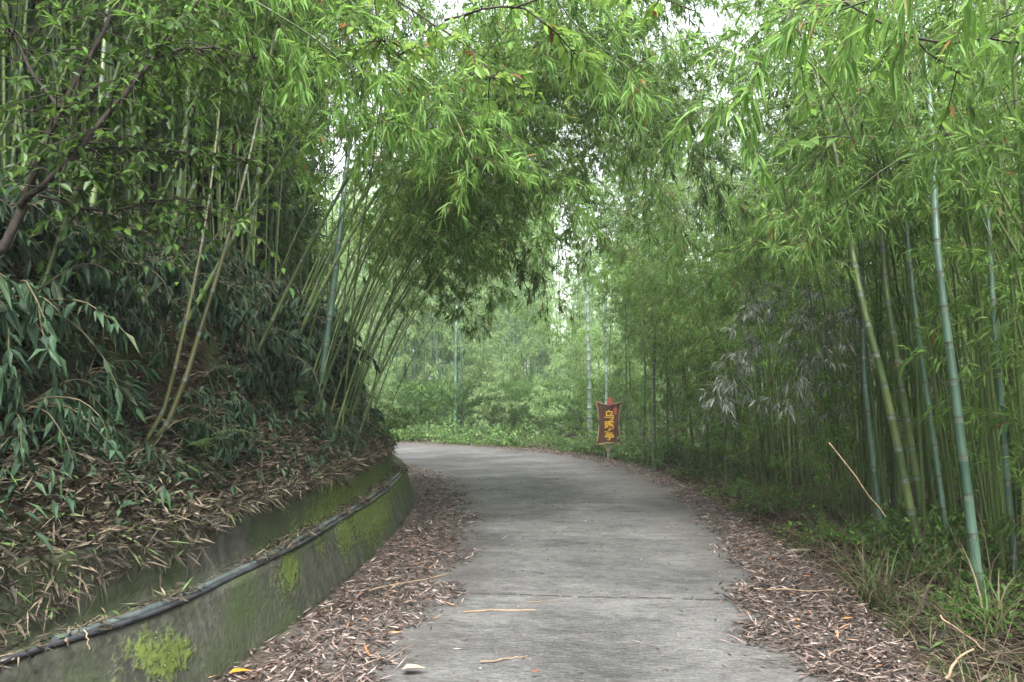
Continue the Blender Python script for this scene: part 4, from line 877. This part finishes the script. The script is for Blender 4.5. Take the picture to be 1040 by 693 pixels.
stick(G0(765, 598, .02), G0(842, 600, .03), .007, 'long thin stick across the right leaf band')
stick(A(842, 450, 7.6), A(898, 525, 6.6), .008, 'pale dead pole leaning diagonally among the right culms', wob=.004, cat='pole', name='dead_pole')
stick(A(960, 690, 4.2), A(985, 660, 4.4), .009, 'pale broken stick in the lower right corner')
stick(A(955, 625, 4.7), A(1010, 665, 4.4), .006, 'thin pale stalk lying across the lower right verge')
stick(A(85, 640, 3.25), A(100, 664, 3.15), .003, 'thin dead stalk hanging over the black pipe')
stick(A(150, 464, 4.8), A(180, 430, 5.1), .006, 'dead stalk beside the base of the olive culm pair')
def one_leaf(px, py, Ln, Wd, az, col, lab):
    m_ = leaf_mat('single_leaf', [(0, col), (1, col)], trans=.15, rough=.6, vary=.02); mb = MB(); leaves(mb, np.zeros((1, 3)), np.array([[math.cos(az), math.sin(az), .12]]), np.array([[.2, .1, 1.]]), Ln, Wd, .12, 2); o = mb.obj('fallen_leaf', m_); o.location = tuple(G0(px, py, .03)); tag(o, lab, 'leaf')
one_leaf(232, 684, .12, .03, .4, (.45, .17, .02), 'orange fallen leaf at the foot of the wall in the lower left')
one_leaf(408, 680, .13, .04, .2, (.38, .26, .18), 'broad pale tan leaf on the near left of the road')
one_leaf(540, 683, .07, .014, .5, (.16, .07, .04), 'small red-brown leaf at the bottom middle of the road')
one_leaf(580, 650, .07, .007, -.2, (.14, .08, .05), 'narrow dark leaf on the road right of the thin twig')

# ------------------------------------------------------------------ sign
sp_ = G0(616, 469, -.08); sy = sp_[1]; q0 = A(618, 408, sy); q1 = A(618, 452, sy)
sx, zt, zb = q0[0], q0[2], q1[2]; Hs = zt - zb; Ws = Hs * .58
sg = empty('signboard', (sx, sy, h1(sx, sy)), R(3)); z0 = h1(sx, sy)
tag(sg, 'brown wooden signboard with gold characters on a thin post at the bend', 'sign')
M['wood'] = simple_mat('sign_wood', (.055, .028, .017), (.105, .058, .036), 6, .5, (8, 8, .6), .2)
M['edge'] = simple_mat('sign_edge', (.30, .19, .11), (.42, .29, .19), 20, .6)
M['gold'] = simple_mat('gold_paint', (.62, .34, .03), (.75, .45, .06), 20, .45)
M['red'] = simple_mat('red_paint', (.30, .085, .06), (.40, .13, .09), 20, .5)
M['post'] = simple_mat('grey_post', (.16, .16, .14), (.26, .26, .24), 20, .6)
def outline(w, h):
    o = []
    N_ = 10
    # corners flare, sides concave
    for i in range(N_): t_ = i / N_; o.append((-w / 2 + .10 * w * math.sin(t_ * math.pi), h * (.5 - t_)))          # left side down
    for i in range(N_): t_ = i / N_; o.append((-w / 2 + w * t_, -h / 2 + .05 * h * math.sin(t_ * math.pi)))       # bottom
    for i in range(N_): t_ = i / N_; o.append((w / 2 - .10 * w * math.sin(t_ * math.pi), -h / 2 + h * t_))
    for i in range(N_): t_ = i / N_; o.append((w / 2 - w * t_, h / 2 - .07 * h * math.sin(t_ * math.pi)))
    return np.array(o)
def slab(mb, ol, y0, y1, cx=0, cz=0, mi=0):
    n = len(ol); f_ = np.column_stack([ol[:, 0] + cx, np.full(n, y0), ol[:, 1] + cz]); b_ = f_.copy(); b_[:, 1] = y1
    c0 = f_.mean(0); c1 = b_.mean(0); v = np.vstack([f_, b_, c0, c1]); i = np.arange(n); j = (i + 1) % n
    mb.add(v, np.column_stack([i, j, np.full(n, 2 * n)]), .5, mi); mb.add(v, np.column_stack([j + n, i + n, np.full(n, 2 * n + 1)]), .5, mi); mb.add(v, np.column_stack([i, i + n, j + n, j]), .5, mi)
cz = (zt + zb) / 2 - z0; ol = outline(Ws, Hs)
mb = MB(); slab(mb, ol, -.02, .02, 0, cz); mb.obj('panel', M['wood'], sg)
mb = MB(); ring = np.vstack([ol, ol[:1]]); mb.tube(np.column_stack([ring[:, 0], np.full(len(ring), -.016), ring[:, 1] + cz]), .013, 6); mb.obj('frame', M['edge'], sg, True)
mb = MB(); mb.tube([(-.01, .045, -.1), (-.01, .045, cz + Hs * .3)], .024, 10, .5, 0, True); mb.obj('post', M['post'], sg, True)
mb = MB(); mb.tube([(-.12, .0, cz - Hs / 2 - .02), (-.02, .03, cz - Hs / 2 - .14), (.10, .0, cz - Hs / 2 - .01)], .014, 6); mb.obj('bracket', M['edge'], sg, True)
mb = MB(); a_ = np.linspace(0, 2 * math.pi, 16, endpoint=False); slab(mb, np.column_stack([np.cos(a_) * .075, np.sin(a_) * .085]), -.05, -.02, .03, cz + Hs / 2 - .01)
slab(mb, np.column_stack([np.cos(a_) * .05, np.sin(a_) * .025]), -.047, -.018, .035, cz + Hs / 2 + .085); mb.obj('ornament', M['red'], sg)
mb = MB(); arrow = np.array([(0, .09), (-.062, .02), (-.03, .02), (-.03, -.09), (.03, -.09), (.03, .02), (.062, .02)]); slab(mb, arrow, -.03, -.021, Ws * .27, cz + Hs * .29); mb.obj('arrow', M['red'], sg)
cs = Hs * .185
for k_, ch in enumerate('乌嘴亭'):
    cu = bpy.data.curves.new('character', 'FONT'); cu.body = ch; cu.size = cs * 1.3; cu.extrude = .004; cu.offset = .0035; cu.align_x = 'CENTER'; cu.align_y = 'CENTER'
    o = bpy.data.objects.new('character', cu); COL.objects.link(o); o.parent = sg; o.rotation_euler = (R(90), 0, 0); o.location = (Ws * .02, -.027, cz + Hs * (.17 - .235 * k_)); cu.materials.append(M['gold'])
    bpy.context.view_layer.update(); me_ = bpy.data.meshes.new_from_object(o.evaluated_get(bpy.context.evaluated_depsgraph_get())); o2 = bpy.data.objects.new('gold_character', me_); COL.objects.link(o2); o2.parent = sg; o2.rotation_euler = o.rotation_euler; o2.location = o.location; bpy.data.objects.remove(o)

# ------------------------------------------------------------------ light
w = bpy.data.worlds.new('World'); scene.world = w; w.use_nodes = True; nt = w.node_tree
for n in list(nt.nodes): nt.nodes.remove(n)
so = nt.nodes.new('ShaderNodeOutputWorld'); bg = nt.nodes.new('ShaderNodeBackground'); sk = nt.nodes.new('ShaderNodeTexSky'); sk.sky_type = 'NISHITA'; sk.sun_disc = False
SUN_EL, SUN_AZ = 62, 172
sk.sun_elevation = R(SUN_EL); sk.sun_rotation = R(SUN_AZ); sk.dust_density = 4; sk.air_density = 1.2
hs = nt.nodes.new('ShaderNodeHueSaturation'); hs.inputs['Saturation'].default_value = .22
nt.links.new(sk.outputs[0], hs.inputs['Color']); nt.links.new(hs.outputs[0], bg.inputs[0]); bg.inputs[1].default_value = .15; nt.links.new(bg.outputs[0], so.inputs[0])
ld = bpy.data.lights.new('sun', 'SUN'); ld.energy = 1.5; ld.angle = R(30); ld.color = (1, .97, .92); lo = bpy.data.objects.new('sun', ld); COL.objects.link(lo)
az = R(SUN_AZ); lo.rotation_euler = (R(90 - SUN_EL), 0, -az + math.pi)
dv = -Vector((math.sin(az) * math.cos(R(SUN_EL)), math.cos(az) * math.cos(R(SUN_EL)), math.sin(R(SUN_EL)))); lo.rotation_euler = dv.to_track_quat('-Z', 'Y').to_euler()

HAZE = 0.0011
if HAZE:
    hb_ = MB(); x0, x1, y0, y1, z0_, z1 = -230, 230, -230, 230, -3, 40
    hb_.add([(x0, y0, z0_), (x1, y0, z0_), (x1, y1, z0_), (x0, y1, z0_), (x0, y0, z1), (x1, y0, z1), (x1, y1, z1), (x0, y1, z1)], [[0, 3, 2, 1], [4, 5, 6, 7], [0, 1, 5, 4], [1, 2, 6, 5], [2, 3, 7, 6], [3, 0, 4, 7]])
    m, nt, out = mat('haze'); pv = nt.nodes.new('ShaderNodeVolumePrincipled'); pv.inputs['Density'].default_value = HAZE; pv.inputs['Color'].default_value = (.9, .93, .95, 1); nt.links.new(pv.outputs[0], out.inputs['Volume'])
    tag(hb_.obj('haze', m), kind='stuff')

scene.view_settings.view_transform = 'Standard'; scene.view_settings.look = 'None'; scene.view_settings.gamma = 1; scene.view_settings.exposure = 2.6
cy = scene.cycles; cy.max_bounces = 9; cy.diffuse_bounces = 6; cy.glossy_bounces = 2; cy.transmission_bounces = 6; cy.transparent_max_bounces = 4; cy.volume_bounces = 0
cy.caustics_reflective = False; cy.caustics_refractive = False; cy.use_denoising = True
try: cy.denoiser = 'OPENIMAGEDENOISE'; cy.denoising_input_passes = 'RGB_ALBEDO_NORMAL'
except Exception: pass
cy.sample_clamp_indirect = 6; cy.use_adaptive_sampling = True; cy.adaptive_threshold = .015
print('faces in unique foliage', nb_leaf, 'bamboos', cnt, 'road v at joint', SC6)
